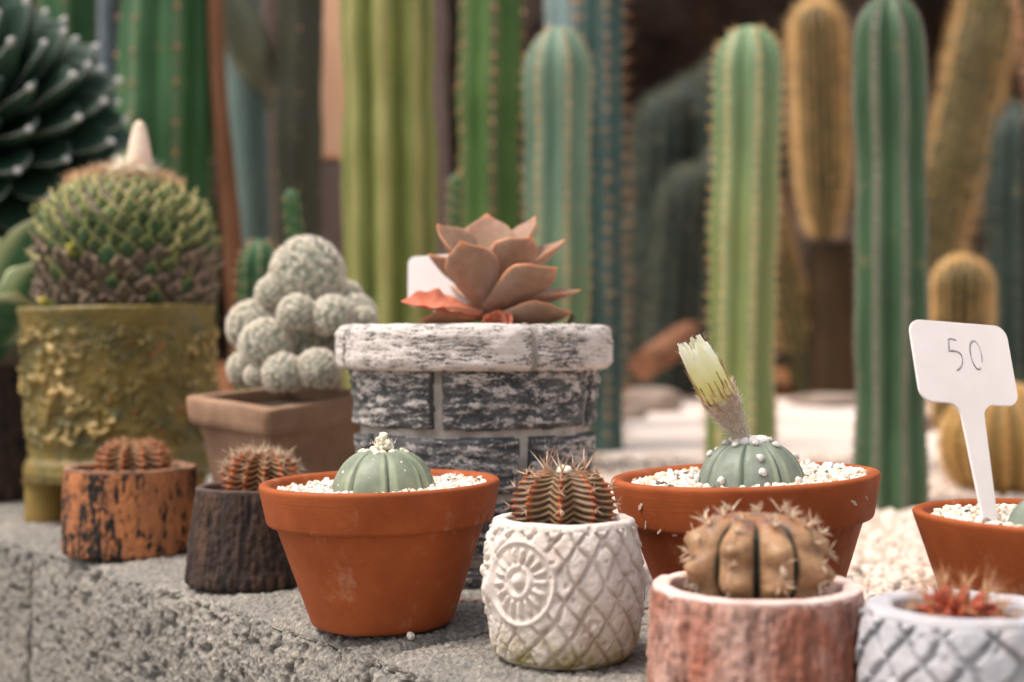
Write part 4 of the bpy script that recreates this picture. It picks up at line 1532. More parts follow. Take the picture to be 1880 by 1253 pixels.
# ------------------------------------------------------------------ gold footed pot with the tubercled ball cactus
gX, gY = P(226, 0, 1.13).x, 1.13
gp = thing('footed_glazed_pot', 'tall olive gold glazed pot with lumpy relief, standing on feet', 'flower pot', (gX, gY, .0005), (0, R(-1.4), 0))
outl = resample([(.0690, .0335), (.0735, .0338), (.0748, .040), (.0738, .047), (.0706, .052), (.0700, .10), (.0728, .150), (.0752, .161), (.0762, .1655), (.0745, .1675), (.0705, .1655), (.069, .150)], .0011)
seg = 420
V, Fc = lathe(outl, seg)
al = np.broadcast_to(ang(seg)[None], V.shape[:2])
z = V[..., 2]
q = V * 95
warp = V + .010 * np.stack([fbm(V * 70, 2, 1), fbm(V * 70, 2, 2), fbm(V * 70, 2, 3)], -1)
lump = sm(1 - np.abs(fbm(warp * 62, 3, 33)) * 3.0, .35, .95)
lump2 = sm(fbm(warp * 170, 3, 36), .05, .4)
band = sm(z, .055, .067) * (1 - sm(z, .145, .158))
fr = .35 + .65 * sm(-np.cos(al + .2), -.2, .6) * 0 + .65
h = band * (.0042 * lump * sm(fbm(V * 35, 2, 44), -.25, .2) + .0028 * lump2) + .0008 * fbm(V * 160, 3, 4) + .0012 * fbm(V * 40, 2, 9)
V = V + np.stack([np.sin(al), -np.cos(al), 0 * al], -1) * h[..., None]
V[..., 2] += np.where(z > .158, .0016 * fbm(np.stack([np.sin(al) * 2.5, np.cos(al) * 2.5, 0 * al], -1), 2, 6), 0)
a = np.clip(h / .0055, 0, 1)
a = np.where(z > .162, .55, a)
a = np.where(z < .053, .35, a)
part('pot_body', MB().add(V, Fc, a).mesh('pot_body', MT['gold']), gp)
Vb, Fb = lathe([(.0002, .0338), (.0695, .0338)], 60)
part('base', MB().add(Vb, Fb).mesh('base', MT['foot']), gp)
for k, aa in enumerate((-76, 70, 180)):
    pr = rounded([(.0002, 0), (.0165, 0), (.0158, .016), (.0150, .028), (.0180, .0345)], .004, 4)
    V, Fc = lathe(pr, 32)
    x_, y_ = .0585 * math.sin(R(aa)), -.0585 * math.cos(R(aa))
    part('foot', MB().add(V, Fc).mesh('foot', MT['foot']), gp, LRS((x_, y_, 0)))
soil_disc(.0695, .156, 'soil_dark', gp, 12, .003)

bc = thing('ball_cactus', 'round tubercled green cactus with brown dried lower half and a white bud on top', 'cactus', (gX + .002, gY, .157))


def m_tub(name, c1, c2, edge):
    k = N(name)
    col = k.mix(k.rg(k.noise(60, 4), .35, .65), c1, c2)
    oi = k.t.nodes.new('ShaderNodeObjectInfo')
    col = k.mix(k.rg(oi.outputs['Random'], 0, 1, 0, .45), col, c(96, 88, 56))
    col = k.mix(k.rg(k.attr('a'), .35, 1.), col, edge)
    return k.done(col, .6, k.bump(k.noise(300, 4), .4, .001), .3, .08)


MT['tub_g'] = m_tub('green_tubercle', c(34, 64, 38), c(54, 88, 48), c(150, 150, 84))
MT['tub_y'] = m_tub('yellow_tipped_tubercle', c(66, 92, 48), c(108, 122, 62), c(224, 204, 140))
MT['tub_b'] = m_tub('dried_tubercle', c(60, 50, 42), c(106, 90, 76), c(172, 146, 124))


def tubercle(mat, spines, seed, crumple=0.):
    """diamond based nipple, local Z out, local Y up"""
    nl, ns = 9, 16
    s = np.linspace(0, 1, nl)
    ph = np.linspace(0, 2 * PI, ns, endpoint=False)
    dia = 1 / (np.abs(np.cos(ph)) ** 1.25 + np.abs(np.sin(ph)) ** 1.25) ** .8
    prof = np.interp(s, [0, .3, .7, .92, 1], [1, .9, .5, .16, .01])
    x = prof[:, None] * dia[None] * np.cos(ph)[None]
    y = prof[:, None] * dia[None] * np.sin(ph)[None] * 1.0 + (s ** 1.5)[:, None] * 1.0
    z_ = (s ** .8)[:, None] * .95 + 0 * x
    V = np.stack([x, y, z_], -1)
    if crumple:
        V = V + crumple * fbm(V * 2.6, 3, seed)[..., None]
    ed = np.maximum(sm(s, .72, 1.)[:, None] * np.ones(ns)[None], np.abs(np.cos(ph))[None] ** 8 * sm(s, .1, .4)[:, None] * .95)
    ed = np.maximum(ed, (1 - sm(s, 0, .28))[:, None] * (np.sin(ph) < .2)[None] * .75)
    mb = MB().add(V, gridf(nl, ns), ed)
    if spines:
        g = np.random.default_rng(seed)
        k = 8
        B = np.tile(V[-1].mean(0), (k, 1))
        mb.add(*cones(B, g.normal(0, .6, (k, 3)) + [0, .7, .6], g.uniform(.5, 1.1, k), .04), 1.)
    return mb.mesh('tubercle', mat)


tg = [tubercle(MT['tub_g'], True, i) for i in range(3)]
ty = [tubercle(MT['tub_y'], True, 10 + i) for i in range(3)]
tb_ = [tubercle(MT['tub_b'], False, 20 + i, .45) for i in range(4)]
# body outline (r, z) bottom to top; top of the body at pixel y about 300
bprof = np.array([(.058, -.004), (.062, .010), (.0640, .03), (.0650, .05), (.0640, .066), (.060, .082), (.051, .097), (.036, .108), (.018, .114), (.0003, .1155)])
V, Fc = lathe(resample(bprof, .004), 60)
part('cactus_body', MB().add(V, Fc).mesh('cactus_body', MT['tub_b']), bc)
# spiral of tubercles over the outline
arc_l = np.concatenate([[0], np.cumsum(np.linalg.norm(np.diff(bprof, axis=0), axis=1))])
fine = np.linspace(0, arc_l[-1], 400)
fr_, fz_ = np.interp(fine, arc_l, bprof[:, 0]), np.interp(fine, arc_l, bprof[:, 1])
area = np.concatenate([[0], np.cumsum(.5 * (fr_[1:] + fr_[:-1]) * np.diff(fine))])
NT = 340
for i in range(NT):
    tpos = area[-1] * (1 - (i + .3) / NT)
    u_ = np.interp(tpos, area, fine)
    r_, z_ = np.interp(u_, fine, fr_), np.interp(u_, fine, fz_)
    r2, z2 = np.interp(u_ + .003, fine, fr_), np.interp(u_ + .003, fine, fz_)
    aa = i * 2.39996323
    if -math.cos(aa) > .55 and False:
        continue
    out = Vector((math.sin(aa), -math.cos(aa), 0))
    upv = (out * (r2 - r_) + Vector((0, 0, z2 - z_)))
    if upv.length < 1e-6:
        upv = Vector((0, 0, 1))
    upv.normalize()
    nrm = out * upv.z - Vector((0, 0, 1)) * upv.dot(out)
    zz_ = z_ + rng.normal(0, .0075)
    if zz_ > .080:
        me, s_ = ty[i % 3], .0072
    elif zz_ > .052:
        me, s_ = (tg if rng.random() < .9 else ty)[i % 3], .0086
    else:
        me, s_ = tb_[i % 4], .0088 * rng.uniform(.7, 1.15)
        if rng.random() < .06:
            me = tg[i % 3]
    s_ *= float(np.interp(z_, [.1, .1155], [1, .55]))
    x_ = upv.cross(nrm)
    Rm = Matrix((x_, upv, nrm)).transposed()
    part('tubercle', me, bc, LRS(out * r_ + Vector((0, 0, z_)) - nrm * .001, Rm @ Matrix.Rotation(rng.normal(0, .16), 3, 'Z') @ Matrix.Rotation(rng.normal(0, .14), 3, 'X'), (s_ * rng.uniform(.8, 1.02), s_ * rng.uniform(.75, .98), s_ * rng.uniform(.75, 1.2))))
mb = MB()
n = 900
th, q_ = rng.uniform(0, 2 * PI, n), np.sqrt(rng.random(n)) * .046
zt_ = np.interp(q_, [0, .018, .036, .05], [.116, .1145, .109, .099]) + .005
B = np.stack([q_ * np.cos(th), q_ * np.sin(th), zt_], -1)
mb.add(*cones(B, np.stack([np.cos(th) * .5, np.sin(th) * .5, np.ones(n)], -1) + rng.normal(0, .5, (n, 3)), rng.uniform(.004, .011, n), .0003), np.repeat(rng.random(n), 4))
part('crown_spines', mb.mesh('crown_spines', MT['spine_peach']), bc, None, None, 'stuff')
part('wool_crown', tuft_mesh('wool_crown', .018, 260, 4, MT['wool_cream'], .35), bc, LRS((.008, -.004, .1175)))
pr = rounded([(.0002, -.004), (.0105, 0), (.0098, .008), (.0072, .022), (.0040, .033), (.0002, .0365)], .004, 5)
V, Fc = lathe(pr, 28)
V = V * (1 + .05 * fbm(V * 90, 2, 3))[..., None]
MT['budwhite'] = m_plain('white_bud', c(236, 214, 190), c(222, 176, 152), 60, .6, 300, .001, lo=.4, hi=.8, sss=.2)
part('flower_bud', MB().add(V, Fc).mesh('flower_bud', MT['budwhite']), bc, LRS((.0125, -.006, .1215)))
yf = MB()
n = 40
d = rng.normal(size=(n, 3))
yf.add(*cones(np.zeros((n, 3)), d + [0, -1, .6], rng.uniform(.005, .009, n), .0012), np.repeat(rng.random(n), 4))
MT['yellow'] = m_plain('yellow_offset', c(206, 176, 62), c(150, 160, 70), 100, .6)
yfm = yf.mesh('offset', MT['yellow'])
part('offset', yfm, bc, LRS((-.046, -.056, .012)), 'small yellow green offset near the pot rim')
part('offset', yfm, bc, LRS((-.022, -.066, .052)), 'small yellow offset at the edge of the dried part')


# ------------------------------------------------------------------ dark pot and broad agave at the left edge
eX, eY = P(-48, 0, 1.27).x, 1.27
stump('big dark bark pot cut off by the left edge, beside the gold pot', eX, eY, .0515, .0525, .1205, .007, MT['dark_stump'], MT['dark_rim'], 61, .003, .006, freq=.6)
ba = thing('broad_agave', 'broad leaved agave with pale wavy margins at the left edge, in the dark pot', 'agave', (eX, eY, .115))


def m_margin(name, c1, c2, edge, lo=.3, hi=.9):
    k = N(name)
    col = k.mix(k.rg(k.noise(40, 4, .6), .35, .65), c1, c2)
    col = k.mix(k.rg(k.attr('a'), lo, hi), col, edge)
    return k.done(col, .6, k.bump(k.noise(200, 4), .3, .001), .3, .05)


MT['bagave'] = m_margin('broad_agave_leaf', c(46, 88, 56), c(70, 108, 74), c(190, 194, 152), .04, .4)
for i, (bpx, tpx, nz, W) in enumerate([((-20, 640, 1.26), (78, 385, 1.25), (.8, -.7, .4), .075), ((-20, 660, 1.24), (100, 480, 1.19), (-.5, .5, .9), .062), ((-40, 650, 1.25), (30, 560, 1.13), (-.2, .6, .9), .07),
                                       ((-30, 650, 1.28), (-60, 400, 1.3), (0, -1, .3), .08), ((-50, 650, 1.26), (-150, 480, 1.22), (.6, -.4, .8), .07), ((-40, 650, 1.29), (40, 470, 1.38), (-.2, -.7, .7), .07)]):
    b_, t_ = P(*bpx), P(*tpx)
    L0 = Vector(ba.location)
    part('leaf', leaf_mesh('leaf', (t_ - b_).length, W, .008, MT['bagave'], .3, .08, seed=i, wavy=.006, belly=.5, ep=3), ba, LRS(b_ - L0, frame(t_ - b_, nz)))


# ------------------------------------------------------------------ background plants
def vic_leaf(seed):
    """short thick strap leaf with pale margins and a blunt white tip"""
    L, W, th = 1.0, .34, .10
    nl, ns = 22, 18
    s = np.linspace(0, 1, nl)
    wv = np.interp(s, [0, .3, .6, .85, .94, 1], [.8, .95, 1, .92, .6, .06]) * W / 2
    phi = np.linspace(0, 2 * PI, ns, endpoint=False)
    x = wv[:, None] * np.sign(np.cos(phi)) * np.abs(np.cos(phi)) ** .7
    z_ = (th * np.interp(s, [0, .7, .95, 1], [1, .9, .6, .05]))[:, None] * np.sin(phi)[None] * np.where(np.sin(phi) > 0, .35, .8)[None] + .35 * x ** 2 / (W / 2)
    y = s[:, None] * L + 0 * x
    z_ = z_ + .16 * (s ** 2)[:, None]
    edge = np.maximum(sm(np.abs(np.cos(phi)), .93, .995)[None] * np.ones(nl)[:, None], sm(s, .955, .985)[:, None])
    edge = edge * np.maximum(.8, sm(s, .8, .95))[:, None]
    V = np.stack([x, y, z_], -1)
    mb = MB().add(V, gridf(nl, ns), edge)
    T, Ft = ICO2
    mb.add(T * np.array([.026, .034, .022]) + V[-1].mean(0), Ft, 1.)
    return mb.mesh('leaf', MT['vic'])


MT['vic'] = m_margin('dark_agave_leaf', c(30, 54, 40), c(46, 72, 54), c(198, 196, 190), .45, 1.)
vc = P(-42, 215, 1.42)
va = thing('ball_agave', 'dark ball shaped agave with white leaf margins and tips at the upper left', 'agave', (vc.x, vc.y, gz(1.42)))
vl = [vic_leaf(i) for i in range(2)]
NV = 120
hz = vc.z - gz(1.42)
for i in range(NV):
    ph = math.acos(1 - (i + .5) / NV * 1.55)
    aa = i * 2.39996
    d_ = Vector((math.sin(ph) * math.sin(aa), -math.sin(ph) * math.cos(aa), math.cos(ph)))
    TL = Matrix.Rotation(R(48), 3, 'X')
    d_ = TL @ d_
    axis_ = TL @ Vector((0, 0, 1))
    nz_ = axis_ - d_ * d_.dot(axis_)
    if nz_.length < .1:
        nz_ = Vector((math.sin(aa), -math.cos(aa), 0)) * -1
    L_ = .135 * rng.uniform(.95, 1.04) * (1 if ph > .4 else .9)
    part('leaf', vl[i % 2], va, LRS(Vector((0, 0, hz - .02)) + d_ * .012, frame(d_ - nz_.normalized() * .13, nz_), L_))
V, Fc = tube([(0, 0, -.02), (0, 0, hz * .5), (0, 0, hz)], [.05, .042, .03], 16)
part('stem', MB().add(V, Fc).mesh('stem', MT['tub_b']), va)


def col_spines(ridges, n, sp, ln, wd, H, spread=.9):
    pass


SEEDC = [3]


def column(name, label, cat, px, d, half_px, top_py, n, mat, depth=.16, phase=0., lean=0., lean_y=0., sharp=.9, sp=.03, sl=.007, sn=6, smat='spine_peach', sw=.0006, group=None, base=None, taper=(1, 1), tipflat=1.0, dense=0, seed=1, knob=.0022, nm_body='stem', sink=.03):
    """ribbed upright cactus; spines grow from areoles along the ribs"""
    Rr = half_px * d / FPX
    x0 = P(px, 0, d).x
    z0 = gz(d) if base is None else base
    ztop = HC - (top_py - 626.5) * d / FPX
    H = ztop - z0
    t = thing(name, label, cat, (x0, d, z0), (0, 0, 0), group)
    SEEDC[0] += 1
    seed = SEEDC[0]
    cactus_stem(t, Rr, H, n, mat, depth, phase, lean, lean_y, sharp, sp, sl, sn, smat, sw, taper, tipflat, dense, seed, knob, nm_body, sink, x_off=0)
    return t


def cactus_stem(t, Rr, H, n, mat, depth, phase, lean, lean_y, sharp, sp, sl, sn, smat, sw, taper, tipflat, dense, seed, knob, nm_body='stem', sink=.03, x_off=0, z_off=0, y_off=0, curve=0, jit=.1):
    tipL = Rr * 1.5 * tipflat
    zs = np.concatenate([np.linspace(-sink, H - tipL, max(6, int(H / .018))), H - tipL + tipL * np.sin(np.linspace(0, PI / 2, 14))[1:]])
    ns = n * 14
    al = ang(ns)
    Zg, AL = np.meshgrid(zs, al, indexing='ij')
    ridge = np.abs(np.cos(n * (AL - phase) / 2)) ** sharp
    k = np.clip((Zg - (H - tipL)) / tipL, 0, 1)
    cap = np.sqrt(np.clip(1 - k ** 2.2, .0002, 1))
    tp = np.interp(Zg / H, [0, 1], taper) if len(taper) == 2 else np.interp(Zg / H, np.linspace(0, 1, len(taper)), taper)
    r = Rr * tp * cap * (1 - depth * (1 - ridge))
    pn = lambda z_: 1 + .03 * np.sin(z_ * 31 + seed * 1.7) + .022 * np.sin(z_ * 57 + seed)
    r = r * pn(Zg) * (1 + .045 * fbm(np.stack([np.sin(AL) * 1.6, np.cos(AL) * 1.6, Zg * 16], -1), 3, seed))
    def ctr(z_):
        s_ = z_ / H
        return x_off + lean * s_ + curve * s_ * s_ + Rr * .06 * np.sin(z_ * 9 + seed * 2.1) * s_, y_off + lean_y * s_
    cx, cy = ctr(Zg)
    V = np.stack([cx + r * np.sin(AL), cy - r * np.cos(AL), Zg + z_off], -1)
    body = part(nm_body, MB().add(V, gridf(len(zs), ns), ridge).mesh(nm_body, mat), t)
    if sn == 0 and dense == 0:
        return body
    mb = MB()
    if sn:
        B, Dn = [], []
        for kk in range(n):
            a_ = phase + kk * 2 * PI / n
            z_ = .01 + rng.uniform(0, sp)
            while z_ < H - .002:
                kq = min(max((z_ - (H - tipL)) / tipL, 0), 1)
                cp = math.sqrt(max(1 - kq ** 2.2, .0002))
                tpp = float(np.interp(z_ / H, np.linspace(0, 1, len(taper)), taper))
                rr_ = Rr * tpp * cp * float(pn(z_))
                c_, y_ = ctr(z_)
                B.append((c_ + rr_ * math.sin(a_), y_ - rr_ * math.cos(a_), z_ + z_off))
                up_ = kq ** 2
                Dn.append((math.sin(a_) * (1 - up_), -math.cos(a_) * (1 - up_), up_ + .05))
                z_ += sp * (1 - .55 * kq) * rng.uniform(.75, 1.25)
        B, Dn = np.array(B), np.array(Dn)
        V, Fc, rn = stones(B, knob, ICO1, .2)
        mb.add(V, Fc, rn)
        Bs, Ds = np.repeat(B, sn, 0), np.repeat(Dn, sn, 0) + rng.normal(0, .55, (len(B) * sn, 3))
        mb.add(*cones(Bs, Ds, sl * rng.uniform(.5, 1.2, len(Bs)), sw), np.repeat(rng.random(len(Bs)), 4))
    if dense:
        z_ = rng.uniform(0, 1, dense) ** .9 * H
        a_ = phase + np.round(rng.uniform(-PI, PI, dense) * n / (2 * PI)) * 2 * PI / n + rng.normal(0, .03, dense)
        kq = np.clip((z_ - (H - tipL)) / tipL, 0, 1)
        rr_ = Rr * np.interp(z_ / H, np.linspace(0, 1, len(taper)), taper) * np.sqrt(np.clip(1 - kq ** 2.2, 0, 1))
        c_, y_ = ctr(z_)
        B = np.stack([c_ + rr_ * np.sin(a_), y_ - rr_ * np.cos(a_), z_ + z_off], -1)
        D = np.stack([np.sin(a_) * (1 - kq ** 2), -np.cos(a_) * (1 - kq ** 2), kq ** 2 + .1], -1) + rng.normal(0, jit, (dense, 3))
        mb.add(*cones(B, D, sl * rng.uniform(.6, 1.2, dense), sw), np.repeat(rng.random(dense), 4))
    part('spines', mb.mesh('spines', MT[smat]), body if dense and not sn else t, None, None, 'stuff')
    return body


MT['g_yel'] = m_cactus('yellow_green_skin', c(100, 110, 50), c(132, 136, 70), c(156, 148, 90), (.82, 1.))
MT['g_mid'] = m_cactus('fresh_green_skin', c(66, 98, 44), c(94, 124, 62), c(110, 100, 74), (.9, 1.))
MT['g_blue'] = m_cactus('blue_green_skin', c(84, 110, 90), c(118, 140, 118), c(150, 146, 112), (.9, 1.), low=c(92, 116, 66), zr=(.12, .35))
MT['g_blue2'] = m_cactus('dusky_blue_skin', c(46, 72, 68), c(68, 94, 88), c(92, 110, 104), (.88, 1.))
MT['g_pale'] = m_cactus('pale_blue_skin', c(116, 142, 142), c(136, 158, 156))
MT['g_fresh'] = m_cactus('pale_green_skin', c(90, 120, 84), c(124, 146, 106), c(168, 166, 126), (.9, 1.), low=c(122, 132, 78), zr=(.30, .48))
MT['g_dark'] = m_cactus('deep_green_skin', c(44, 70, 44), c(66, 94, 62), c(114, 114, 96), (.86, 1.))
MT['g_left'] = m_cactus('left_green_skin', c(36, 76, 40), c(58, 100, 54), c(94, 114, 78), (.9, 1.))  # the skin's own darker green
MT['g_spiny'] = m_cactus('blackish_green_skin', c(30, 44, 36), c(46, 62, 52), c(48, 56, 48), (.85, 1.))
MT['olive'] = m_cactus('olive_skin', c(60, 56, 28), c(80, 74, 40))
MT['drywood'] = m_plain('dry_brown_stem', c(112, 72, 48), c(140, 96, 70), 14, .9, 60, .004, (1, 1, .3))
MT['trunk'] = m_plain('dark_brown_trunk', c(46, 33, 17), c(70, 50, 26), 14, .9, 60, .004, (1, 1, .3))
MT['mauve'] = m_plain('grey_pink_stem', c(132, 112, 106), c(112, 92, 86), 10, .9, 60, .004, (1, 1, .3))
MT['darkcol'] = m_cactus('dark_olive_stem', c(62, 62, 48), c(80, 76, 60))
MT['teal'] = m_cactus('pale_teal_stem', c(96, 118, 112), c(124, 142, 136))
MT['branch'] = m_cactus('grey_green_branch', c(112, 116, 98), c(146, 144, 124))
MT['salmon'] = m_plain('faded_salmon_paint', c(240, 180, 140), c(246, 196, 162), 8, .8, 90, .002)
MT['steel'] = m_plain('galvanised_steel', c(88, 98, 106), c(112, 120, 126), 20, .5)

G = 'tall columnar cacti in the planting bed'
column('column_cactus', 'broad deep green column cactus behind the gold pot and its ball cactus', 'cactus', 310, 1.75, 92, -250, 7, MT['g_left'], .2, R(22), group=G, smat='spine_rust', sp=.04, sl=.006, knob=.0036)
column('column_cactus', 'green column cactus mostly hidden behind the ball agave', 'cactus', 128, 2.0, 56, -200, 6, MT['g_left'], .2, R(10), group=G, sp=.04)
column('column_cactus', 'yellow green column cactus with broad smooth ribs left of the rosette', 'cactus', 715, 1.6, 86, -250, 8, MT['g_yel'], .40, R(-2), group=G, sharp=.6, sp=.035, sl=.004, sn=3, knob=.0014)
column('column_cactus', 'fresh green column cactus directly behind the rosette', 'cactus', 900, 1.85, 63, -250, 6, MT['g_mid'], .24, R(6), group=G, sp=.026, sl=.008, sn=6, knob=.0036, smat='spine_peach')
column('column_cactus', 'round topped blue green column cactus right of the rosette', 'cactus', 1022, 1.58, 63, 50, 7, MT['g_blue'], .24, R(14), group=G, sp=.017, sl=.007, sn=6, knob=.0020, sharp=.8)
column('column_cactus', 'tall dusky blue column cactus beside the round topped blue green one', 'cactus', 1103, 1.8, 42, -200, 6, MT['g_blue2'], .22, R(12), group=G, sp=.02, sl=.022, sn=9, smat='spine_peach', sw=.0005)
column('column_cactus', 'pale grey blue column cactus behind the round topped one, seen only above it', 'cactus', 1040, 2.15, 46, -220, 6, MT['g_pale'], .2, R(2), group=G, sp=.035)
column('column_cactus', 'pale green round topped column cactus behind the flowering star cactus', 'cactus', 1360, 1.58, 64, 48, 7, MT['g_fresh'], .26, R(6), lean=.008, group=G, sp=.014, sl=.009, sn=6, knob=.0011, sharp=.8, smat='spine_gold', taper=(1., .97, 1.02))
column('column_cactus', 'dark green column cactus with grey rib lines left of the price tag', 'cactus', 1634, 1.3, 68, -8, 8, MT['g_dark'], .24, R(8), group=G, sp=.008, sl=.005, sn=7, smat='spine_dark', sw=.0004, knob=.0016, sharp=.8)
MT['spine_green'] = m_rnd('grey_green_spine', [(0, c(50, 68, 56)), (.6, c(72, 88, 74)), (.85, c(106, 110, 98)), (1, c(150, 124, 112))], .7, None, .2)  # mixed dark green and grey, the spines' own colours
SD = 2.9
sc_ = thing('spiny_cactus', 'clump of blackish green spiny cacti left of the pale green column', 'cactus', (P(1255, 0, SD).x, SD, gz(SD)))
for i_, (px_, top_, hp_, yo_) in enumerate([(1192, 178, 46, .0), (1248, 142, 50, .05), (1310, 96, 54, -.02), (1222, 330, 40, -.1), (1285, 300, 42, -.12)]):
    H_ = HC - (top_ - 626.5) * SD / FPX - gz(SD)
    cactus_stem(sc_, hp_ * SD / FPX, H_, 11, MT['g_spiny'], .16, .3 * i_, .03, 0, .9, .03, .034, 0, 'spine_green', .0007, (1, 1, .95), 1., 5200, 11 + i_, .002, x_off=P(px_, 0, SD).x - P(1255, 0, SD).x, y_off=yo_, jit=.55)
column('spiny_cactus', 'dark bristly cactus at the right edge behind the price tag', 'cactus', 1880, 2.3, 62, 190, 11, MT['g_spiny'], .2, R(5), sp=.03, sl=.024, sn=9, smat='spine_green', sw=.0007)
column('spiny_cactus', 'brown woolly spined cactus tip in the upper right corner', 'cactus', 2030, 1.7, 52, -120, 12, MT['olive'], .15, 0, lean=-.078, sp=.012, sl=.02, sn=10, smat='spine_rust', sw=.0004)

# golden spined clump
gd = 2.75
gt = thing('golden_column_cactus', 'clump of olive stems with glowing golden spines right of the pale green column', 'cactus', (P(1525, 0, gd).x, gd, gz(gd)))
V, Fc = tube([(0, 0, -.03), (.003, 0, .12), (.002, 0, .30)], [.052, .05, .044], 18)
part('trunk', MB().add(V, Fc).mesh('trunk', MT['trunk']), gt)
zb = HC - (440 - 626.5) * gd / FPX - gz(gd)
zt_ = HC - (-4 - 626.5) * gd / FPX - gz(gd)
zsp = dict(depth=.08, phase=.1, sharp=1, sp=.03, sn=0, smat='spine_gold', sw=.00035, tipflat=.9, knob=.002, jit=.07)
cactus_stem(gt, 41 * gd / FPX, zt_ - zb - .02, 18, MT['olive'], lean=-.012, lean_y=0, sl=.030, taper=(.40, .80, .98, 1., 1., 1., .95), dense=7000, sink=.0, x_off=P(1507, 0, gd).x - P(1525, 0, gd).x, z_off=zb, y_off=-.03, seed=3, **zsp)
zb2 = HC - (660 - 626.5) * gd / FPX - gz(gd)
zt2 = HC - (-90 - 626.5) * gd / FPX - gz(gd)
cactus_stem(gt, 50 * gd / FPX, zt2 - zb2, 18, MT['olive'], lean=P(1842, 0, gd).x - P(1672, 0, gd).x, lean_y=0, sl=.030, taper=(.7, .92, 1., 1., .95), dense=7000, sink=.12, x_off=P(1672, 0, gd).x - P(1525, 0, gd).x, z_off=zb2, y_off=0, seed=5, **zsp)
cactus_stem(gt, 34 * gd / FPX, .36, 16, MT['olive'], lean=-.085, lean_y=0, sl=.022, taper=(.95, 1.05, .9, .7), dense=4000, sink=.12, x_off=P(1474, 0, gd).x - P(1525, 0, gd).x, z_off=HC - (650 - 626.5) * gd / FPX - gz(gd), y_off=.02, seed=7, **zsp)

column('golden_ball_cactus', 'short golden spined cactus peeking over the top of the price tag', 'cactus', 1764, 2.1, 50, 476, 16, MT['olive'], .1, 0, sp=.02, sl=.012, sn=0, smat='spine_gold', dense=5000, sw=.0006, tipflat=.7)
# big golden barrel at the right edge
bz = gz(1.42)
gb = thing('barrel_cactus', 'large golden brown barrel cactus at the right edge, behind the price tag stake', 'cactus', (P(1845, 0, 1.42).x, 1.42, bz))
MT['ochre'] = m_cactus('ochre_barrel_skin', c(132, 104, 52), c(156, 122, 66), c(186, 140, 76), (.7, 1.))
me = ribbed(.062, .058, 20, 0, MT['ochre'], 1, .08, 0, 0, 0, 3, 4, 150, .9, False, 60, 8)
part('cactus_body', me, gb, LRS((0, 0, .045)))
n = 6000
ph_, kk_ = rng.uniform(.05, 2.2, n), rng.integers(0, 20, n)
a_ = kk_ * 2 * PI / 20 + rng.normal(0, .02, n)
B = np.stack([.061 * np.sin(ph_) ** .9 * np.sin(a_), -.061 * np.sin(ph_) ** .9 * np.cos(a_), .045 + .057 * np.cos(ph_)], -1)
V, Fc = cones(B, (B - [0, 0, .045]) / .06 + rng.normal(0, .6, (n, 3)), rng.uniform(.005, .012, n), .0003)
part('spines', MB().add(V, Fc, np.repeat(rng.random(n), 4)).mesh('spines', MT['spine_gold']), gb, None, None, 'stuff')


# stems, post and small plants behind the white cluster cactus
def stick(name, label, cat, pts, rad, mat, group=None, lumps=.06, seed=3):
    p0 = P(*pts[0])
    path = resample([tuple(P(*q_) - p0) for q_ in pts], .03)
    rd = np.interp(np.linspace(0, 1, len(path)), np.linspace(0, 1, len(rad)), rad)
    V, Fc = tube(path, rd, 20)
    V = V + (lumps * np.mean(rad)) * fbm(V * 25, 3, seed)[:, None]
    mb_ = MB().add(V, Fc)
    ii = np.arange(20)
    for ring in (V[:20], V[-20:]):
        mb_.add(np.concatenate([ring, [ring.mean(0)]]), np.stack([ii, (ii + 1) % 20, np.full(20, 20)], -1))
    o = part(name, mb_.mesh(name, mat), None, Matrix.Translation(p0))
    tag(o, label, cat, group)
    return o


stick('dry_stem', 'thin brown dried stem just right of the deep green column', 'stem', [(452, 760, 1.72), (425, 430, 1.72), (400, 150, 1.72), (392, -80, 1.72)], [.015, .013, .010, .009], MT['drywood'])
stick('bare_trunk', 'pale teal bare trunk between the brown stem and the pink grey one', 'trunk', [(468, 770, 1.95), (462, 400, 1.95), (452, 150, 1.95), (440, -80, 1.95)], [.025, .026, .027, .025], MT['teal'])
stick('dry_stem', 'pinkish grey dry stem left of the dark olive column', 'stem', [(500, 760, 2.1), (503, 400, 2.1), (495, 150, 2.1), (490, -80, 2.1)], [.018, .018, .017, .018], MT['mauve'])
stick('cactus_branch', 'grey green branch slanting across the upper left background', 'branch', [(505, 190, 1.98), (455, 80, 1.9), (400, -30, 1.88), (370, -120, 1.88)], [.022, .03, .032, .03], MT['branch'])
column('column_cactus', 'dark olive brown column cactus left of the salmon post', 'cactus', 548, 1.9, 46, -250, 6, MT['darkcol'], .15, R(10), group=G, sp=.05, sl=.004, sn=2)


def squared_post(name, label, px, d, half, top_py, mat1, mat2, split_py):
    t = thing(name, label, 'post', (P(px, 0, d).x, d, gz(d)))
    hw = half * d / FPX
    zt = HC - (top_py - 626.5) * d / FPX - gz(d)
    zs_ = HC - (split_py - 626.5) * d / FPX - gz(d)
    for nm, z0, z1, mt, hh in (('painted_shaft', zs_, zt, mat1, hw), ('bare_foot', -.05, zs_ - .002, mat2, hw * .92)):
        bm = bmesh.new()
        bmesh.ops.create_cube(bm, size=1)
        for v in bm.verts:
            v.co = Vector((v.co.x * 2 * hh, v.co.y * 2 * hh, z0 + (v.co.z + .5) * (z1 - z0)))
        bmesh.ops.bevel(bm, geom=list(bm.edges), offset=.004, segments=2, affect='EDGES')
        me = bpy.data.meshes.new(nm)
        bm.to_mesh(me)
        bm.free()
        me.materials.append(mt)
        part(nm, me, t)
    return t


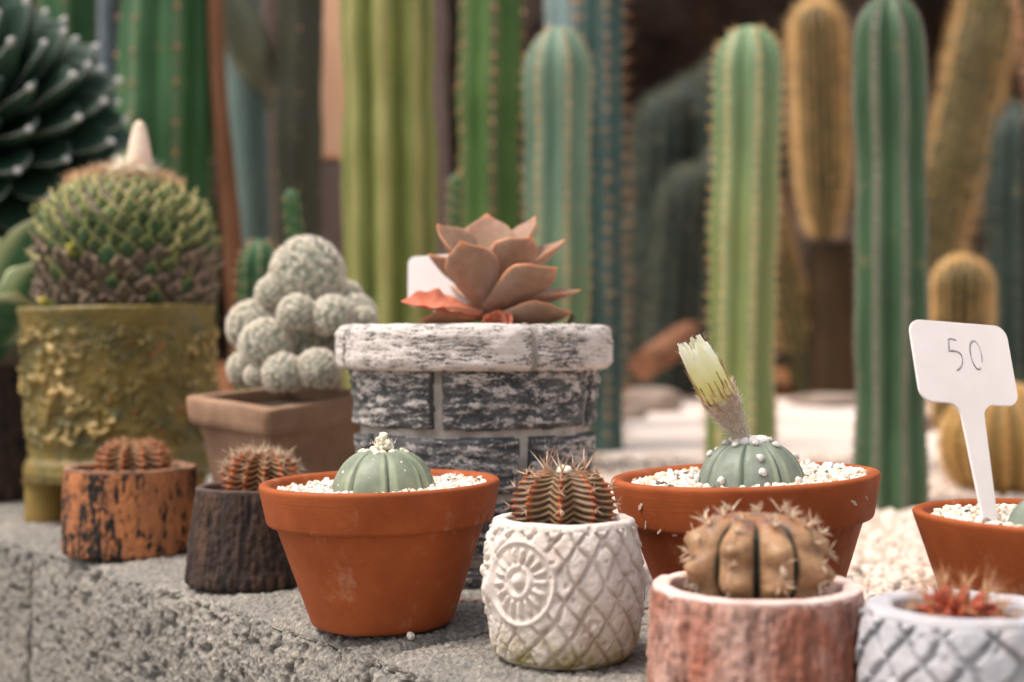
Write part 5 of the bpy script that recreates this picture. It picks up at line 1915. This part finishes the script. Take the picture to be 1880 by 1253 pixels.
squared_post('garden_post', 'faded salmon painted post with grey foot, left of the yellow green column', 612, 2.15, 28, -250, MT['salmon'], MT['mauve'], 295)
V, Fc = tube([(0, 0, -.05), (0, 0, .5), (0, 0, 1.1)], .0125, 18)
mp = part('metal_post', MB().add(V, Fc).mesh('metal_post', MT['steel']), None, Matrix.Translation((P(197, 0, 1.9).x, 1.9, gz(1.9))))
tag(mp, 'thin grey blue steel post between the ball agave and the deep green column', 'post')
stick('pale_stem', 'pale grey stem with a yellowish lower part between two green columns', 'stem', [(812, 760, 2.2), (805, 420, 2.2), (798, 150, 2.2), (800, -80, 2.2)], [.02, .02, .019, .018], MT['mauve'], None, .3)

for i, (label, b_, t_, r_) in enumerate([('slim green spiny stem leaning behind the white cluster cactus', (590, 640, 1.3), (533, 352, 1.32), 17),
                                         ('short round green cactus left of the white cluster cactus head', (470, 640, 1.35), (480, 440, 1.35), 42),
                                         ('small green spiny stem behind the blank tag', (832, 700, 1.5), (836, 320, 1.5), 15)]):
    d_ = b_[2]
    z0 = gz(d_)
    t = thing('small_cactus', label, 'cactus', (P(b_[0], 0, d_).x, d_, z0))
    H = P(*t_).z - z0
    cactus_stem(t, r_ * d_ / FPX, H, 8, MT['g_left'], .2, .2, P(t_[0], 0, d_).x - P(b_[0], 0, d_).x, 0, .9, .012, .006, 6, 'spine_peach', .0004, (1, 1, .9), 1., 0, i, .0014) if i else \
        cactus_stem(t, r_ * d_ / FPX, H, 8, MT['g_left'], .3, .2, P(t_[0], 0, d_).x - P(b_[0], 0, d_).x, 0, .9, .014, .004, 3, 'spine_peach', .0003, (1, 1, .9), 1., 0, i, .0010)

# log and rocks at the back of the gravel
stick('log', 'weathered brown log lying aslant at the back of the gravel', 'log', [(1180, 672, 2.55), (1260, 620, 2.75), (1345, 555, 2.95)], [.026, .03, .028], MT['drywood'], None, .25, 8)
MT['rock'] = m_plain('grey_rock', c(128, 110, 98), c(164, 146, 132), 9, .9, 40, .01)


def rock(label, px, py, d, rx, rz, seed):
    V, Fc = ICO3
    s_ = d / FPX
    W = V * np.array([rx * s_, rx * s_ * .8, rz * s_]) * (1 + .35 * fbm(V * 1.6, 4, seed))[:, None]
    p = P(px, py, d)
    o = part('rock', MB().add(W, Fc).mesh('rock', MT['rock']), None, Matrix.Translation((p.x, p.y, gz(d) + rz * s_ * .55)))
    tag(o, label, 'rock', 'rocks edging the gravel')


rock('flat grey rock lying in front of the log', 1195, 680, 2.45, 60, 26, 4)
rock('small brown rock at the gravel edge, right of the dusky blue column', 1160, 700, 2.3, 30, 16, 5)
rock('low rock at the foot of the golden cactus trunk', 1520, 720, 2.6, 75, 12, 6)
rock('rounded rock behind the foot of the dark green column', 1660, 760, 2.1, 50, 22, 7)

# strays on the ledge
V, Fc, rn = stones([(0, 0, 0)], .0017, ICO2, .2)
o = part('pebble', MB().add(V, Fc, .2).mesh('pebble', MT['pebble'], False), None, Matrix.Translation(P(754, 1168, .676)))
o.location.z = .001
tag(o, 'single white pebble at the foot of the clean terracotta pot', 'pebble')
for i, px_ in enumerate((848, 870, 889)):
    p = P(px_, 1106 + i % 2, .768)
    V, Fc, rn = stones([(0, 0, 0)], .002, ICO2, .2)
    o = part('clay_chip', MB().add(V * [1.2, 1, .5], Fc).mesh('clay_chip', MT['leaf_pale'], False), None, Matrix.Translation((p.x, p.y, .0006)))
    tag(o, ('leftmost', 'middle', 'rightmost')[i] + ' of three pinkish clay chips on the ledge between brick pot and owl pot', 'clay chip', 'clay chips by the brick pot')
